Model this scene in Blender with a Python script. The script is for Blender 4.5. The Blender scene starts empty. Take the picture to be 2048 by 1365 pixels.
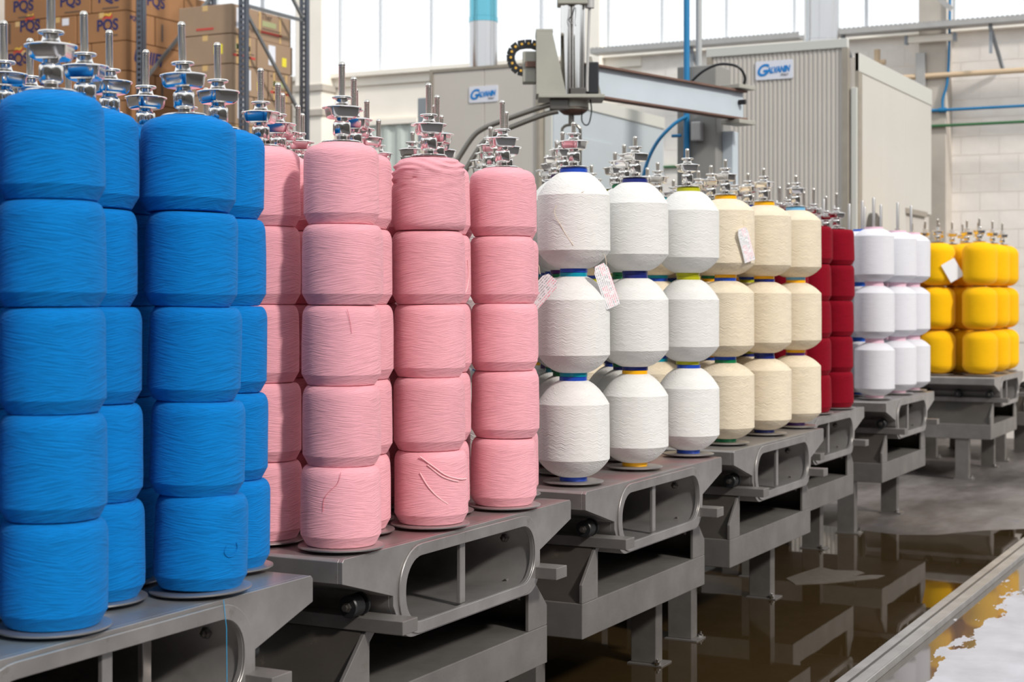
import bpy, math, random
from mathutils import Vector, Matrix, noise
from mathutils.geometry import tessellate_polygon

sc = bpy.context.scene
col = sc.collection
PI = math.pi

# ------------------------------------------------------------------ camera
YAW = math.radians(27.2735)          # angle between the view axis and the row of carriers
EYE = 1.495
cam_d = bpy.data.cameras.new('camera')
cam = bpy.data.objects.new('camera', cam_d)
col.objects.link(cam)
cam.location = (0, 0, EYE)
cam.rotation_euler = (PI / 2, 0, YAW - PI / 2)
cam_d.sensor_width = 36.0
cam_d.lens = 3203.72 / 2048 * 36.0
cam_d.shift_y = -(682.5 - 595.04) / 2048
cam_d.clip_start = 0.05
cam_d.clip_end = 200
cam_d.dof.use_dof = True
cam_d.dof.focus_distance = 4.7
cam_d.dof.aperture_fstop = 5.6
sc.camera = cam

# ------------------------------------------------------------------ world, sun, exposure
w = bpy.data.worlds.new('overcast_sky')
sc.world = w
w.use_nodes = True
bg = w.node_tree.nodes['Background']
bg.inputs['Color'].default_value = (0.93, 0.97, 1.0, 1)
bg.inputs['Strength'].default_value = 1.12

sun_d = bpy.data.lights.new('sun', 'SUN')
sun_d.energy = 2.5
sun_d.angle = math.radians(5)
sun_d.color = (1.0, 0.95, 0.88)
sun = bpy.data.objects.new('sun', sun_d)
col.objects.link(sun)
sun.rotation_euler = Vector((0.31, 0.78, -0.60)).to_track_quat('-Z', 'Y').to_euler()

sc.view_settings.view_transform = 'Standard'
sc.view_settings.look = 'None'
sc.view_settings.exposure = 0.16
sc.view_settings.gamma = 1.0
sc.view_settings.use_curve_mapping = False

# ------------------------------------------------------------------ helpers
random.seed(7)
S = 0.65                              # layout unit of the carriers in metres
TOP = 1.3 * S                         # height of the carrier tops


def link(o, parent=None):
    col.objects.link(o)
    if parent is not None:
        o.parent = parent
    return o


def tag(o, label=None, cat=None, group=None, kind=None):
    if label:
        o['label'] = label
    if cat:
        o['category'] = cat
    if group:
        o['group'] = group
    if kind:
        o['kind'] = kind
    return o


def empty(name, loc=(0, 0, 0), rot=(0, 0, 0)):
    o = bpy.data.objects.new(name, None)
    o.empty_display_size = 0.05
    o.location = loc
    o.rotation_euler = rot
    return link(o)


class MB:
    def __init__(self):
        self.v = []
        self.f = []

    def add(self, vs, fs):
        n = len(self.v)
        self.v += [tuple(p) for p in vs]
        self.f += [tuple(i + n for i in q) for q in fs]
        return self

    def box(self, x0, x1, y0, y1, z0, z1):
        vs = [(x, y, z) for z in (z0, z1) for y in (y0, y1) for x in (x0, x1)]
        return self.add(vs, [(0, 2, 3, 1), (4, 5, 7, 6), (0, 1, 5, 4), (2, 6, 7, 3), (0, 4, 6, 2), (1, 3, 7, 5)])

    def bar(self, p, q, wx, wz, up=(0, 0, 1)):
        p, q = Vector(p), Vector(q)
        d = (q - p).normalized()
        s = d.cross(Vector(up))
        if s.length < 1e-5:
            s = d.cross(Vector((1, 0, 0)))
        s.normalize()
        t = s.cross(d)
        vs = []
        for c in (p, q):
            for a, b in ((-1, -1), (1, -1), (1, 1), (-1, 1)):
                vs.append(c + s * (a * wx / 2) + t * (b * wz / 2))
        return self.add(vs, [(0, 1, 2, 3), (7, 6, 5, 4), (0, 4, 5, 1), (1, 5, 6, 2), (2, 6, 7, 3), (3, 7, 4, 0)])

    def prism(self, poly, a, b, axis='y', hole=None):
        """polygon (u, v) extruded from a to b; axis y: (u, t, v), x: (t, u, v), z: (u, v, t)"""
        def P(u, v, t):
            return (u, t, v) if axis == 'y' else ((t, u, v) if axis == 'x' else (u, v, t))
        loops = [poly] + ([hole] if hole else [])
        flat = [p for l in loops for p in l]
        n = len(flat)
        tris = tessellate_polygon([[Vector((u, v, 0)) for u, v in l] for l in loops])
        vs = [P(u, v, a) for u, v in flat] + [P(u, v, b) for u, v in flat]
        fs = [tuple(t) for t in tris] + [tuple(i + n for i in reversed(t)) for t in tris]
        o = 0
        for l in loops:
            m = len(l)
            for i in range(m):
                j = (i + 1) % m
                fs.append((o + i, o + j, o + j + n, o + i + n))
            o += m
        return self.add(vs, fs)

    def lathe(self, prof, seg=32, c=(0, 0, 0), axis='z', fn=None, shape=None):
        """profile of (r, z); fn(theta, r, z) -> r ; shape(theta) scales r"""
        vs, fs = [], []
        for r, z in prof:
            for i in range(seg):
                t = 2 * PI * i / seg
                rr = fn(t, r, z) if fn else r
                if shape:
                    rr *= shape(t)
                x, y = rr * math.cos(t), rr * math.sin(t)
                if axis == 'z':
                    vs.append((c[0] + x, c[1] + y, c[2] + z))
                elif axis == 'x':
                    vs.append((c[0] + z, c[1] + x, c[2] + y))
                else:
                    vs.append((c[0] + y, c[1] + z, c[2] + x))
        k = len(prof)
        for a in range(k - 1):
            for i in range(seg):
                j = (i + 1) % seg
                fs.append((a * seg + i, a * seg + j, (a + 1) * seg + j, (a + 1) * seg + i))
        fs.append(tuple(reversed(range(seg))))
        fs.append(tuple((k - 1) * seg + i for i in range(seg)))
        return self.add(vs, fs)

    def tube(self, path, r, seg=10, r2=None):
        path = [Vector(p) for p in path]
        vs, fs = [], []
        n = len(path)
        prev = None
        for i, p in enumerate(path):
            d = (path[min(i + 1, n - 1)] - path[max(i - 1, 0)]).normalized()
            if prev is None:
                ref = Vector((0, 0, 1)) if abs(d.z) < 0.9 else Vector((1, 0, 0))
                s = d.cross(ref).normalized()
            else:
                s = (prev - d * prev.dot(d)).normalized()
            prev = s
            t = d.cross(s)
            rr = r if r2 is None else r + (r2 - r) * i / (n - 1)
            for k in range(seg):
                a = 2 * PI * k / seg
                vs.append(p + s * (rr * math.cos(a)) + t * (rr * math.sin(a)))
        for i in range(n - 1):
            for k in range(seg):
                l = (k + 1) % seg
                fs.append((i * seg + k, i * seg + l, (i + 1) * seg + l, (i + 1) * seg + k))
        fs.append(tuple(reversed(range(seg))))
        fs.append(tuple((n - 1) * seg + k for k in range(seg)))
        return self.add(vs, fs)

    def mesh(self, name, smooth=False, angle=35):
        me = bpy.data.meshes.new(name)
        me.from_pydata(self.v, [], self.f)
        me.update()
        import bmesh
        b = bmesh.new()
        b.from_mesh(me)
        bmesh.ops.recalc_face_normals(b, faces=b.faces)
        b.to_mesh(me)
        b.free()
        if smooth:
            me.polygons.foreach_set('use_smooth', [True] * len(me.polygons))
            me.set_sharp_from_angle(angle=math.radians(angle))
        return me

    def build(self, name, mat, parent=None, smooth=False, angle=35, bevel=0, loc=None, rot=None):
        me = self.mesh(name, smooth, angle)
        me.materials.append(mat)
        o = bpy.data.objects.new(name, me)
        if bevel:
            m = o.modifiers.new('edge', 'BEVEL')
            m.width = bevel
            m.segments = 2
            m.limit_method = 'ANGLE'
            m.angle_limit = math.radians(40)
        if loc is not None:
            o.location = loc
        if rot is not None:
            o.rotation_euler = rot
        return link(o, parent)


def put(name, me, parent=None, loc=None, rot=None, scale=None):
    o = bpy.data.objects.new(name, me)
    if loc is not None:
        o.location = loc
    if rot is not None:
        o.rotation_euler = rot
    if scale is not None:
        o.scale = scale
    return link(o, parent)


def arc(cx, cy, r, a0, a1, n=8):
    return [(cx + r * math.cos(math.radians(a0 + (a1 - a0) * i / n)), cy + r * math.sin(math.radians(a0 + (a1 - a0) * i / n))) for i in range(n + 1)]


def rrect(x0, x1, z0, z1, r, n=8):
    return (arc(x1 - r, z1 - r, r, 0, 90, n) + arc(x0 + r, z1 - r, r, 90, 180, n) +
            arc(x0 + r, z0 + r, r, 180, 270, n) + arc(x1 - r, z0 + r, r, 270, 360, n))


def smooth_path(pts, n=8):
    pts = [Vector(p) for p in pts]
    out = []
    for i in range(len(pts) - 1):
        p0 = pts[max(i - 1, 0)]
        p1, p2 = pts[i], pts[i + 1]
        p3 = pts[min(i + 2, len(pts) - 1)]
        for k in range(n):
            t = k / n
            out.append(0.5 * ((2 * p1) + (p2 - p0) * t + (2 * p0 - 5 * p1 + 4 * p2 - p3) * t * t + (3 * p1 - p0 - 3 * p2 + p3) * t ** 3))
    out.append(pts[-1])
    return out


TEXT = {}


def text_mesh(body, size, shear=0.0, bold=0.0):
    key = (body, round(size, 5), round(shear, 3), round(bold, 5))
    if key not in TEXT:
        cu = bpy.data.curves.new('lettering', 'FONT')
        cu.body = body
        cu.size = size
        cu.shear = shear
        cu.extrude = 0.0006
        cu.offset = bold
        cu.align_x = 'CENTER'
        cu.align_y = 'CENTER'
        tmp = bpy.data.objects.new('lettering', cu)
        col.objects.link(tmp)
        dg = bpy.context.evaluated_depsgraph_get()
        TEXT[key] = bpy.data.meshes.new_from_object(tmp.evaluated_get(dg))
        bpy.data.objects.remove(tmp)
        bpy.data.curves.remove(cu)
    return TEXT[key]


# lettering is cut while the scene is still small
for a_ in (('PQS', 0.15, 0, 0.004), ('~', 0.20, 0, 0.006), ('~', 0.16, 0, 0.005), ('PQS', 0.06, 0, 0.002), ('UNIFI', 0.17, 0.25, 0.006), ('\u2022 Ther', 0.085, 0, 0.001)):
    text_mesh(*a_)
for hh_ in (0.155, 0.165):
    text_mesh('G', hh_ * 0.86, 0.35, 0.0045)
    text_mesh('ALVANIN', hh_ * 0.44, 0.35, 0.004)
    text_mesh('ITALY', hh_ * 0.16, 0.2, 0.001)

# ------------------------------------------------------------------ materials
def lin(r, g, b):
    f = lambda c: (c / 255 / 12.92) if c / 255 <= 0.04045 else ((c / 255 + 0.055) / 1.055) ** 2.4
    return (f(r), f(g), f(b), 1)


class NT:
    def __init__(self, name):
        self.m = bpy.data.materials.new(name)
        self.m.use_nodes = True
        self.t = self.m.node_tree
        self.p = self.t.nodes['Principled BSDF']

    def n(self, typ, **kw):
        nd = self.t.nodes.new(typ)
        for k, v in kw.items():
            setattr(nd, k, v)
        return nd

    def l(self, a, b):
        self.t.links.new(a, b)

    def math(self, op, a, b=None, c=None):
        nd = self.n('ShaderNodeMath', operation=op)
        for i, x in enumerate((a, b, c)):
            if x is None:
                continue
            if isinstance(x, (int, float)):
                nd.inputs[i].default_value = x
            else:
                self.l(x, nd.inputs[i])
        return nd.outputs[0]

    def noise(self, vec, scale, detail=4, rough=0.55):
        nd = self.n('ShaderNodeTexNoise')
        nd.inputs['Scale'].default_value = scale
        nd.inputs['Detail'].default_value = detail
        nd.inputs['Roughness'].default_value = rough
        if vec is not None:
            self.l(vec, nd.inputs['Vector'])
        return nd.outputs['Fac']

    def ramp(self, fac, stops):
        nd = self.n('ShaderNodeValToRGB')
        e = nd.color_ramp.elements
        while len(e) < len(stops):
            e.new(0.5)
        for i, (p, c) in enumerate(stops):
            e[i].position = p
            e[i].color = c if len(c) == 4 else (*c, 1)
        self.l(fac, nd.inputs['Fac'])
        return nd.outputs['Color']

    def mix(self, fac, a, b, blend='MIX'):
        nd = self.n('ShaderNodeMix', data_type='RGBA', blend_type=blend)
        ia = [s for s in nd.inputs if s.type == 'RGBA']
        for s, x in zip([nd.inputs['Factor']] + ia, (fac, a, b)):
            if isinstance(x, (int, float, tuple)):
                s.default_value = x
            else:
                self.l(x, s)
        return [s for s in nd.outputs if s.type == 'RGBA'][0]

    def mapped(self, scale, coord='Object'):
        tc = self.n('ShaderNodeTexCoord')
        mp = self.n('ShaderNodeMapping')
        mp.inputs['Scale'].default_value = scale
        self.l(tc.outputs[coord], mp.inputs['Vector'])
        return mp.outputs['Vector']

    def bump(self, h, strength=0.3, dist=0.002):
        b = self.n('ShaderNodeBump')
        b.inputs['Strength'].default_value = strength
        b.inputs['Distance'].default_value = dist
        self.l(h, b.inputs['Height'])
        self.l(b.outputs['Normal'], self.p.inputs['Normal'])


def mat_plain(name, c, rough=0.5, metal=0.0, spec=0.5, var=0.0, vscale=8.0):
    t = NT(name)
    t.p.inputs['Roughness'].default_value = rough
    t.p.inputs['Metallic'].default_value = metal
    t.p.inputs['Specular IOR Level'].default_value = spec
    if var:
        v = t.mapped((1, 1, 1))
        f = t.noise(v, vscale, 5)
        a = tuple(x * (1 - var) for x in c[:3]) + (1,)
        b = tuple(min(1, x * (1 + var)) for x in c[:3]) + (1,)
        t.l(t.ramp(f, [(0.3, a), (0.7, b)]), t.p.inputs['Base Color'])
    else:
        t.p.inputs['Base Color'].default_value = c
    return t.m


def mat_yarn(name, c, dens=300.0, slope=0.012, strength=0.8, var=0.06, soft=0.2, streak=0.16, zz=0.0):
    """wound yarn: two crossing families of thread streaks in cylinder coordinates"""
    t = NT(name)
    tc = t.n('ShaderNodeTexCoord')
    sx = t.n('ShaderNodeSeparateXYZ')
    t.l(tc.outputs['Object'], sx.inputs[0])
    th = t.math('ARCTAN2', sx.outputs[1], sx.outputs[0])
    hs = []
    for k, sg in ((0, 1.0), (1, -1.0)):
        zs = t.math('MULTIPLY_ADD', th, slope * sg * (1 + 0.5 * k), sx.outputs[2])
        if zz:
            zs = t.math('MULTIPLY_ADD', t.math('PINGPONG', t.math('ADD', th, 10.0), 0.13), zz * sg, zs)
        cb = t.n('ShaderNodeCombineXYZ')
        t.l(t.math('MULTIPLY', th, 1.5), cb.inputs[0])
        cb.inputs[1].default_value = 3.7 * k
        t.l(t.math('MULTIPLY', zs, dens), cb.inputs[2])
        hs.append(t.noise(cb.outputs[0], 1.0, 2.5, 0.6))
    patch = t.noise(tc.outputs['Object'], 11, 2)
    pm = t.ramp(patch, [(0.42, (0, 0, 0)), (0.58, (1, 1, 1))])
    h = t.mix(pm, hs[0], hs[1])
    t.bump(h, strength, 0.0042)
    oi = t.n('ShaderNodeObjectInfo')
    big = t.noise(tc.outputs['Object'], 7, 3)
    k = t.math('ADD', t.math('MULTIPLY', oi.outputs['Random'], 0.6), t.math('MULTIPLY', big, 0.5))
    a = tuple(x * (1 - var) for x in c[:3]) + (1,)
    b = tuple(min(0.95, x * (1 + var)) for x in c[:3]) + (1,)
    base = t.ramp(k, [(0.15, a), (0.85, b)])
    lo, hi = 1 - streak, 1.0
    base = t.mix(1.0, base, t.ramp(h, [(0.38, (lo, lo, lo)), (0.58, (hi, hi, hi))]), 'MULTIPLY')
    t.l(base, t.p.inputs['Base Color'])
    t.p.inputs['Roughness'].default_value = 0.9
    t.p.inputs['Specular IOR Level'].default_value = 0.15
    t.p.inputs['Sheen Weight'].default_value = soft
    t.p.inputs['Sheen Roughness'].default_value = 0.5
    t.p.inputs['Sheen Tint'].default_value = tuple(min(1, x * 0.6 + 0.4) for x in c[:3]) + (1,)
    return t.m


def mat_steel(name, base=(0.32, 0.30, 0.29), stain=None, rough=0.36, metal=0.6):
    t = NT(name)
    v = t.mapped((1, 1, 1))
    n1 = t.noise(v, 5, 6, 0.62)
    n2 = t.noise(t.mapped((9, 9, 60)), 3, 4)
    a = tuple(x * 0.78 for x in base) + (1,)
    b = tuple(x * 1.18 for x in base) + (1,)
    c = t.ramp(n1, [(0.3, a), (0.72, b)])
    dirt = t.noise(v, 16, 6, 0.7)
    c = t.mix(t.ramp(dirt, [(0.62, (0, 0, 0)), (0.74, (0.5, 0.5, 0.5))]), c, (0.16, 0.12, 0.09, 1))
    if stain:
        sm = t.noise(v, 3.3, 4)
        geo = t.n('ShaderNodeNewGeometry')
        nz = t.n('ShaderNodeSeparateXYZ')
        t.l(geo.outputs['Normal'], nz.inputs[0])
        oz = t.n('ShaderNodeSeparateXYZ')
        t.l(v, oz.inputs[0])
        up = t.math('MULTIPLY', t.math('GREATER_THAN', nz.outputs[2], 0.6), t.math('GREATER_THAN', oz.outputs[2], -0.02))
        rv = t.n('ShaderNodeRGBToBW')
        t.l(t.ramp(sm, [(0.40, (0, 0, 0)), (0.60, (0.7, 0.7, 0.7))]), rv.inputs[0])
        c = t.mix(t.math('MULTIPLY', rv.outputs[0], up), c, (*stain, 1))
    t.l(c, t.p.inputs['Base Color'])
    r = t.math('MULTIPLY_ADD', n2, 0.18, rough - 0.09)
    t.l(r, t.p.inputs['Roughness'])
    t.p.inputs['Metallic'].default_value = metal
    t.bump(dirt, 0.08, 0.002)
    return t.m


M = {}
M['blue'] = mat_yarn('blue_yarn', (0.0, 0.175, 0.52), dens=270, slope=0.013, strength=0.8, soft=0.08, streak=0.20)
M['pink'] = mat_yarn('pink_yarn', (0.80, 0.37, 0.42), dens=330, strength=0.75, var=0.08, streak=0.10)
M['white'] = mat_yarn('white_yarn', (0.74, 0.725, 0.70), dens=210, slope=0.006, strength=0.7, var=0.03, streak=0.07, zz=0.05)
M['cream'] = mat_yarn('cream_yarn', (0.76, 0.655, 0.50), dens=200, slope=0.008, strength=0.9, var=0.04, streak=0.12, zz=0.06)
M['red'] = mat_yarn('red_yarn', (0.225, 0.001, 0.011), strength=0.5, soft=0.05)
M['lilac'] = mat_yarn('cool_white_yarn', (0.70, 0.69, 0.73), strength=0.4, var=0.03, streak=0.05)
M['yellow'] = mat_yarn('yellow_yarn', (0.88, 0.47, 0.002), strength=0.3, streak=0.06)
M['chrome'] = mat_plain('polished_steel', (0.76, 0.74, 0.72, 1), 0.13, 1.0)
M['rod'] = mat_plain('threaded_steel', (0.58, 0.55, 0.51, 1), 0.28, 1.0)
M['plate'] = mat_plain('disc_steel', (0.52, 0.50, 0.49, 1), 0.38, 0.9)
M['steel'] = mat_steel('brushed_stainless')
M['steel_pink'] = mat_steel('stainless_pink_stain', stain=(0.42, 0.16, 0.18))
M['steel_blue'] = mat_steel('stainless_blue_stain', stain=(0.22, 0.33, 0.42))
M['stand'] = mat_steel('stand_steel', base=(0.225, 0.208, 0.196), rough=0.46, metal=0.55)
M['grime_shade'] = mat_steel('grimy_shade_steel', base=(0.055, 0.046, 0.038), rough=0.55, metal=0.3)  # dirty brown, darkened further to hold the shade of the unlit stand sides
M['rubber'] = mat_plain('black_rubber', (0.012, 0.012, 0.013, 1), 0.45)
M['darksteel'] = mat_plain('dark_steel', (0.14, 0.13, 0.12, 1), 0.4, 0.8)


# ------------------------------------------------------------------ floor, water, rail
def mat_floor():
    t = NT('concrete_floor')
    tc = t.n('ShaderNodeTexCoord')
    v = tc.outputs['Object']
    sx = t.n('ShaderNodeSeparateXYZ')
    t.l(v, sx.inputs[0])
    n1 = t.noise(t.mapped((0.7, 1.6, 1)), 1.1, 8, 0.68)
    n2 = t.noise(v, 5.0, 6, 0.65)
    inner = t.ramp(n1, [(0.34, (0.045, 0.036, 0.034)), (0.48, (0.10, 0.086, 0.082)), (0.68, (0.20, 0.18, 0.175))])
    outer = t.ramp(n2, [(0.3, (0.40, 0.39, 0.42)), (0.7, (0.54, 0.53, 0.57))])
    far_ = t.math('LESS_THAN', t.math('MULTIPLY_ADD', n1, 0.6, sx.outputs[1]), 0.6)  # outer floor out of view, darkened to cut light bounced under the stands
    outer = t.mix(far_, outer, (0.15, 0.14, 0.14, 1))
    side = t.math('LESS_THAN', sx.outputs[1], 1.62)
    c = t.mix(side, inner, outer)
    blue = t.noise(v, 1.6, 3)
    c = t.mix(t.ramp(blue, [(0.66, (0, 0, 0)), (0.74, (0.35, 0.35, 0.35))]), c, (0.06, 0.10, 0.24, 1))
    # wet film along the kerb rail: a stain with its own ragged outline
    d = t.math('SUBTRACT', 1.60, sx.outputs[1])
    wn = t.noise(t.mapped((0.8, 2.2, 1)), 3.0, 5, 0.6)
    wet = t.math('SUBTRACT', t.math('MULTIPLY_ADD', wn, 1.15, -0.36), t.math('MULTIPLY', d, 1.45))
    wet = t.math('MULTIPLY', t.math('GREATER_THAN', wet, 0.0), side)
    c = t.mix(wet, c, (0.10, 0.085, 0.075, 1))
    t.l(c, t.p.inputs['Base Color'])
    r = t.math('MULTIPLY_ADD', n2, 0.25, 0.42)
    r = t.math('MULTIPLY', r, t.math('MULTIPLY_ADD', wet, -0.93, 1.0))
    t.l(r, t.p.inputs['Roughness'])
    h = t.math('MULTIPLY', n2, t.math('SUBTRACT', 1.0, wet))
    t.bump(h, 0.15, 0.004)
    return t.m


M['floor'] = mat_floor()
fl = MB().box(-6, 30, -14, 26, -0.2, 0.0).build('floor', M['floor'])
tag(fl, 'grey concrete factory floor, stained and partly wet', 'floor', kind='structure')


def mat_water():
    t = NT('muddy_water')
    t.p.inputs['Base Color'].default_value = (0.034, 0.021, 0.008, 1)
    t.p.inputs['Roughness'].default_value = 0.02
    t.p.inputs['IOR'].default_value = 1.33
    n = t.noise(t.mapped((1, 1, 1)), 2.2, 2)
    t.bump(n, 0.04, 0.01)
    return t.m


M['water'] = mat_water()


def ragged(pts, step=0.12, amp=0.05, seed=0, closed=True):
    out = []
    n = len(pts)
    for i in range(n if closed else n - 1):
        a, b = Vector(pts[i]), Vector(pts[(i + 1) % n])
        k = max(1, int((b - a).length / step))
        for j in range(k):
            p = a.lerp(b, j / k)
            nv = noise.noise_vector(Vector((p.x * 2.3 + seed, p.y * 2.3, 0.3)))
            out.append((p.x + nv.x * amp, p.y + nv.y * amp))
    return out


shore = [(1.0, 1.72), (10.72, 1.72), (10.45, 2.02), (10.15, 2.22), (10.05, 2.45), (10.15, 2.8), (10.25, 3.1), (10.2, 3.6), (9.6, 4.6), (6, 5.0), (1.0, 5.0)]
shore = [shore[0]] + [(x, 1.715) for x in (3, 5, 7, 9)] + ragged(shore[1:-1], 0.1, 0.03, closed=False) + [shore[-1]]
isle = ragged([(8.05, 2.50), (8.16, 2.36), (8.30, 2.26), (8.42, 2.16), (8.52, 2.15), (8.50, 2.22), (8.42, 2.30), (8.55, 2.27), (8.60, 2.32), (8.56, 2.44), (8.62, 2.54), (8.40, 2.58), (8.2, 2.60)], 0.04, 0.02, 4)
wt = MB().prism(shore, 0.001, 0.006, 'z').build('puddle', M['water'])
MB().prism(isle, 0.001, 0.0085, 'z').build('dry_patch', mat_plain('wet_mud', (0.085, 0.07, 0.055, 1), 0.5, var=0.25, vscale=30), fl)
tag(wt, 'brown muddy water standing under the carriers beside the steel kerb rail', 'puddle', kind='stuff')

M['rail'] = mat_steel('rail_steel', base=(0.50, 0.49, 0.48), rough=0.38, metal=0.7)
rl = empty('kerb_rail', (0, 1.6, 0))
tag(rl, 'long flat steel kerb rail lying on the wet floor', 'rail')
MB().box(1.0, 16.0, 0.0, 0.115, 0.0, 0.022).build('top_flange', M['rail'], rl, bevel=0.003)
MB().box(1.0, 16.0, 0.058, 0.066, 0.022, 0.026).build('weld_seam', M['darksteel'], rl)
MB().prism([(-0.004, 0.0), (0.004, 0.0), (0.004, 0.030), (-0.004, 0.030)], 1.0, 16.0, 'x').build('edge_lip', M['rail'], rl, bevel=0.002)

# ------------------------------------------------------------------ carriers and roller stands
W = 2.044 * S
DEP = 1.95 * S


def prof_outer(w=W):
    s = S
    pts = [(0.012 * s, 0), (w - 0.012 * s, 0), (w, -0.012 * s), (w, -0.095 * s), (w - 0.345 * s, -0.20 * s)]
    pts += arc(w - (0.345 + 0.13) * s, -0.262 * s, 0.13 * s, 0, -90, 8)[0:]
    pts += arc((0.37 + 0.16) * s, -0.262 * s, 0.13 * s, -90, -160, 7)
    pts += [(0.37 * s, -0.24 * s), (0.37 * s, -0.20 * s), (0, -0.095 * s), (0, -0.012 * s)]
    return pts


def hole_poly(g=0.0):
    s = S
    return rrect((0.455 - g) * s, (1.63 + g) * s, (-0.335 - g) * s, (-0.065 + g) * s, (0.125 + g) * s, 9)


def make_carrier(x, y, label, mat, DEP=DEP, extra_bar=False):
    e = empty('bobbin_carrier', (x * S, y * S, TOP))
    tag(e, label, 'carrier', 'yarn carriers in a row')
    MB().prism(prof_outer(), 0.014, DEP, 'y', hole=hole_poly(0.012)).build('body', mat, e, True, 40, bevel=0.004)
    MB().prism(prof_outer(), 0.0, 0.014, 'y', hole=hole_poly(0.0)).build('front_plate', mat, e, True, 40, bevel=0.003)
    MB().prism(hole_poly(0.05), -0.006, 0.0, 'y', hole=hole_poly(0.0)).build('opening_rim', mat, e, True, 40, bevel=0.002)
    MB().box(0.40 * S, 1.70 * S, DEP - 0.01, DEP + 0.004, -0.36 * S, -0.05 * S).build('end_plate', mat, e)
    MB().box(0.97 * S, 1.016 * S, 0.018, 0.03, -0.335 * S, -0.065 * S).build('divider_bar', mat, e, bevel=0.002)
    if extra_bar:
        MB().box(1.43 * S, 1.475 * S, 0.17, 0.185, -0.335 * S, -0.065 * S).build('divider_bar', mat, e, bevel=0.002)
    pl = MB().lathe([(0.004, 0), (0.014, 0.0), (0.014, -0.006), (0.008, -0.008), (0.008, -0.016), (0.003, -0.018)], 6, (1.632 * S, 0.10, -0.145 * S), 'x')
    pl.build('bolt', M['darksteel'], e)
    return e


ROLLER = MB().lathe([(0.010, -0.045), (0.026, -0.045), (0.029, -0.041), (0.029, -0.004), (0.026, 0.0), (0.018, 0.0), (0.018, 0.012), (0.030, 0.012), (0.030, 0.020), (0.020, 0.024), (0.010, 0.024)], 24, axis='x').mesh('roller', True)
ROLLER.materials.append(M['rubber'])
HUB = MB().lathe([(0.003, -0.060), (0.008, -0.060), (0.008, -0.052), (0.013, -0.052), (0.013, -0.044)], 6, axis='x').mesh('axle_nut', False)
HUB.materials.append(M['darksteel'])
FOOT = MB().box(-0.055, 0.055, -0.075, 0.075, 0.0, 0.012).mesh('foot_plate')
FOOT.materials.append(M['stand'])
BOLT = MB().lathe([(0.004, 0.0), (0.013, 0.0), (0.013, 0.010), (0.010, 0.012), (0.006, 0.012), (0.006, 0.022), (0.002, 0.024)], 6).mesh('anchor_bolt')
BOLT.materials.append(M['chrome'])


def make_stand(x, y, label, DEP=DEP, rear=True):
    m = M['stand']
    e = empty('roller_stand', (x * S, y * S, 0))
    tag(e, label, 'stand', 'roller stands in a row')
    s = S
    y0, y1 = 0.06 * s, DEP - 0.03
    zt, zb = TOP - 0.597 * s, TOP - 0.783 * s
    x0, x1 = 0.09 * s, 1.90 * s
    MB().box(x0, x1, y0, y1, zb, zt).build('tray_beam', m, e, bevel=0.003)
    if rear:
        MB().box(-0.12 * s, 2.16 * s, y1 + 0.002, y1 + 0.012, 0.03, TOP - 0.02).build('added_shade_panel', M['grime_shade'], e)  # unseen panel added to keep light out from under the carriers
    for sd in (0, 1):
        X = (lambda v: v * s) if sd == 0 else (lambda v: x0 + x1 - v * s)
        zz = lambda v: TOP + v * s
        MB().prism([(X(0.09), zz(-0.597)), (X(0.29), zz(-0.597)), (X(0.29), zz(-0.325)), (X(0.265), zz(-0.325)), (X(0.09), zz(-0.50))], y0 + 0.001, y0 + 0.013).build('bracket', m, e, bevel=0.002)
        MB().prism([(X(0.29), zz(-0.325)), (X(0.44), zz(-0.325)), (X(0.29), zz(-0.45))], y0 + 0.03, y0 + 0.038).build('gusset', m, e)
        MB().prism([(X(0.255), zz(-0.325)), (X(0.275), zz(-0.325)), (X(0.12), zz(-0.597)), (X(0.10), zz(-0.597))], y0 + 0.013, y1).build('side_plate', M['grime_shade'], e)
        a, b = sorted((X(0.245), X(0.36)))
        MB().box(a, b, -0.12 * s, y1, zz(-0.325), zz(-0.27)).build('guide_bar', m, e, bevel=0.002)
        for j in range(5 if DEP > 1.2 else 4):
            r = put('roller', ROLLER, e, (X(0.255), (0.10 + 0.39 * j) * s, zz(-0.27) + 0.031), rot=(0, 0, 0 if sd == 0 else PI))
            put('axle_nut', HUB, r)
        for yy in (0.42, DEP / s - 0.35):
            lx = X(0.16)
            zl = zb
            lg = MB().box(-0.035, 0.035, -0.055, 0.055, 0.012, zl).build('leg', m, e, bevel=0.003, loc=(lx, yy * s, 0))
            f = put('foot_plate', FOOT, lg, (0, -0.012, 0))
            put('anchor_bolt', BOLT, lg, (0.045 if sd == 0 else -0.045, -0.065, 0.012))
    return e


TABLES = {
    'blue': (2.7496, 3.2768), 'pink': (5.1235, 3.3672), 'white': (7.4811, 3.431), 'cream': (9.9267, 3.4921),
    'red': (12.437, 3.845), 'lilac': (15.194, 3.824), 'yellow': (20.438, 3.792)}
make_carrier(*TABLES['blue'], 'steel carrier under the blue yarn bobbins, cut off by the frame', M['steel_blue'], extra_bar=True)
make_carrier(*TABLES['pink'], 'steel carrier with oval opening under the pink yarn bobbins', M['steel_pink'])
make_carrier(*TABLES['white'], 'steel carrier with oval opening under the white yarn cones next to pink', M['steel_pink'])
make_carrier(*TABLES['cream'], 'steel carrier with oval opening under the cream yarn cones', M['steel'])
make_carrier(*TABLES['red'], 'steel carrier under the dark red yarn bobbins', M['steel'])
make_carrier(*TABLES['lilac'], 'steel carrier under the cool white cones with bare rods', M['steel'])
make_carrier(*TABLES['yellow'], 'steel carrier under the yellow yarn bobbins', M['steel'], DEP=1.72 * S)
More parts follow.
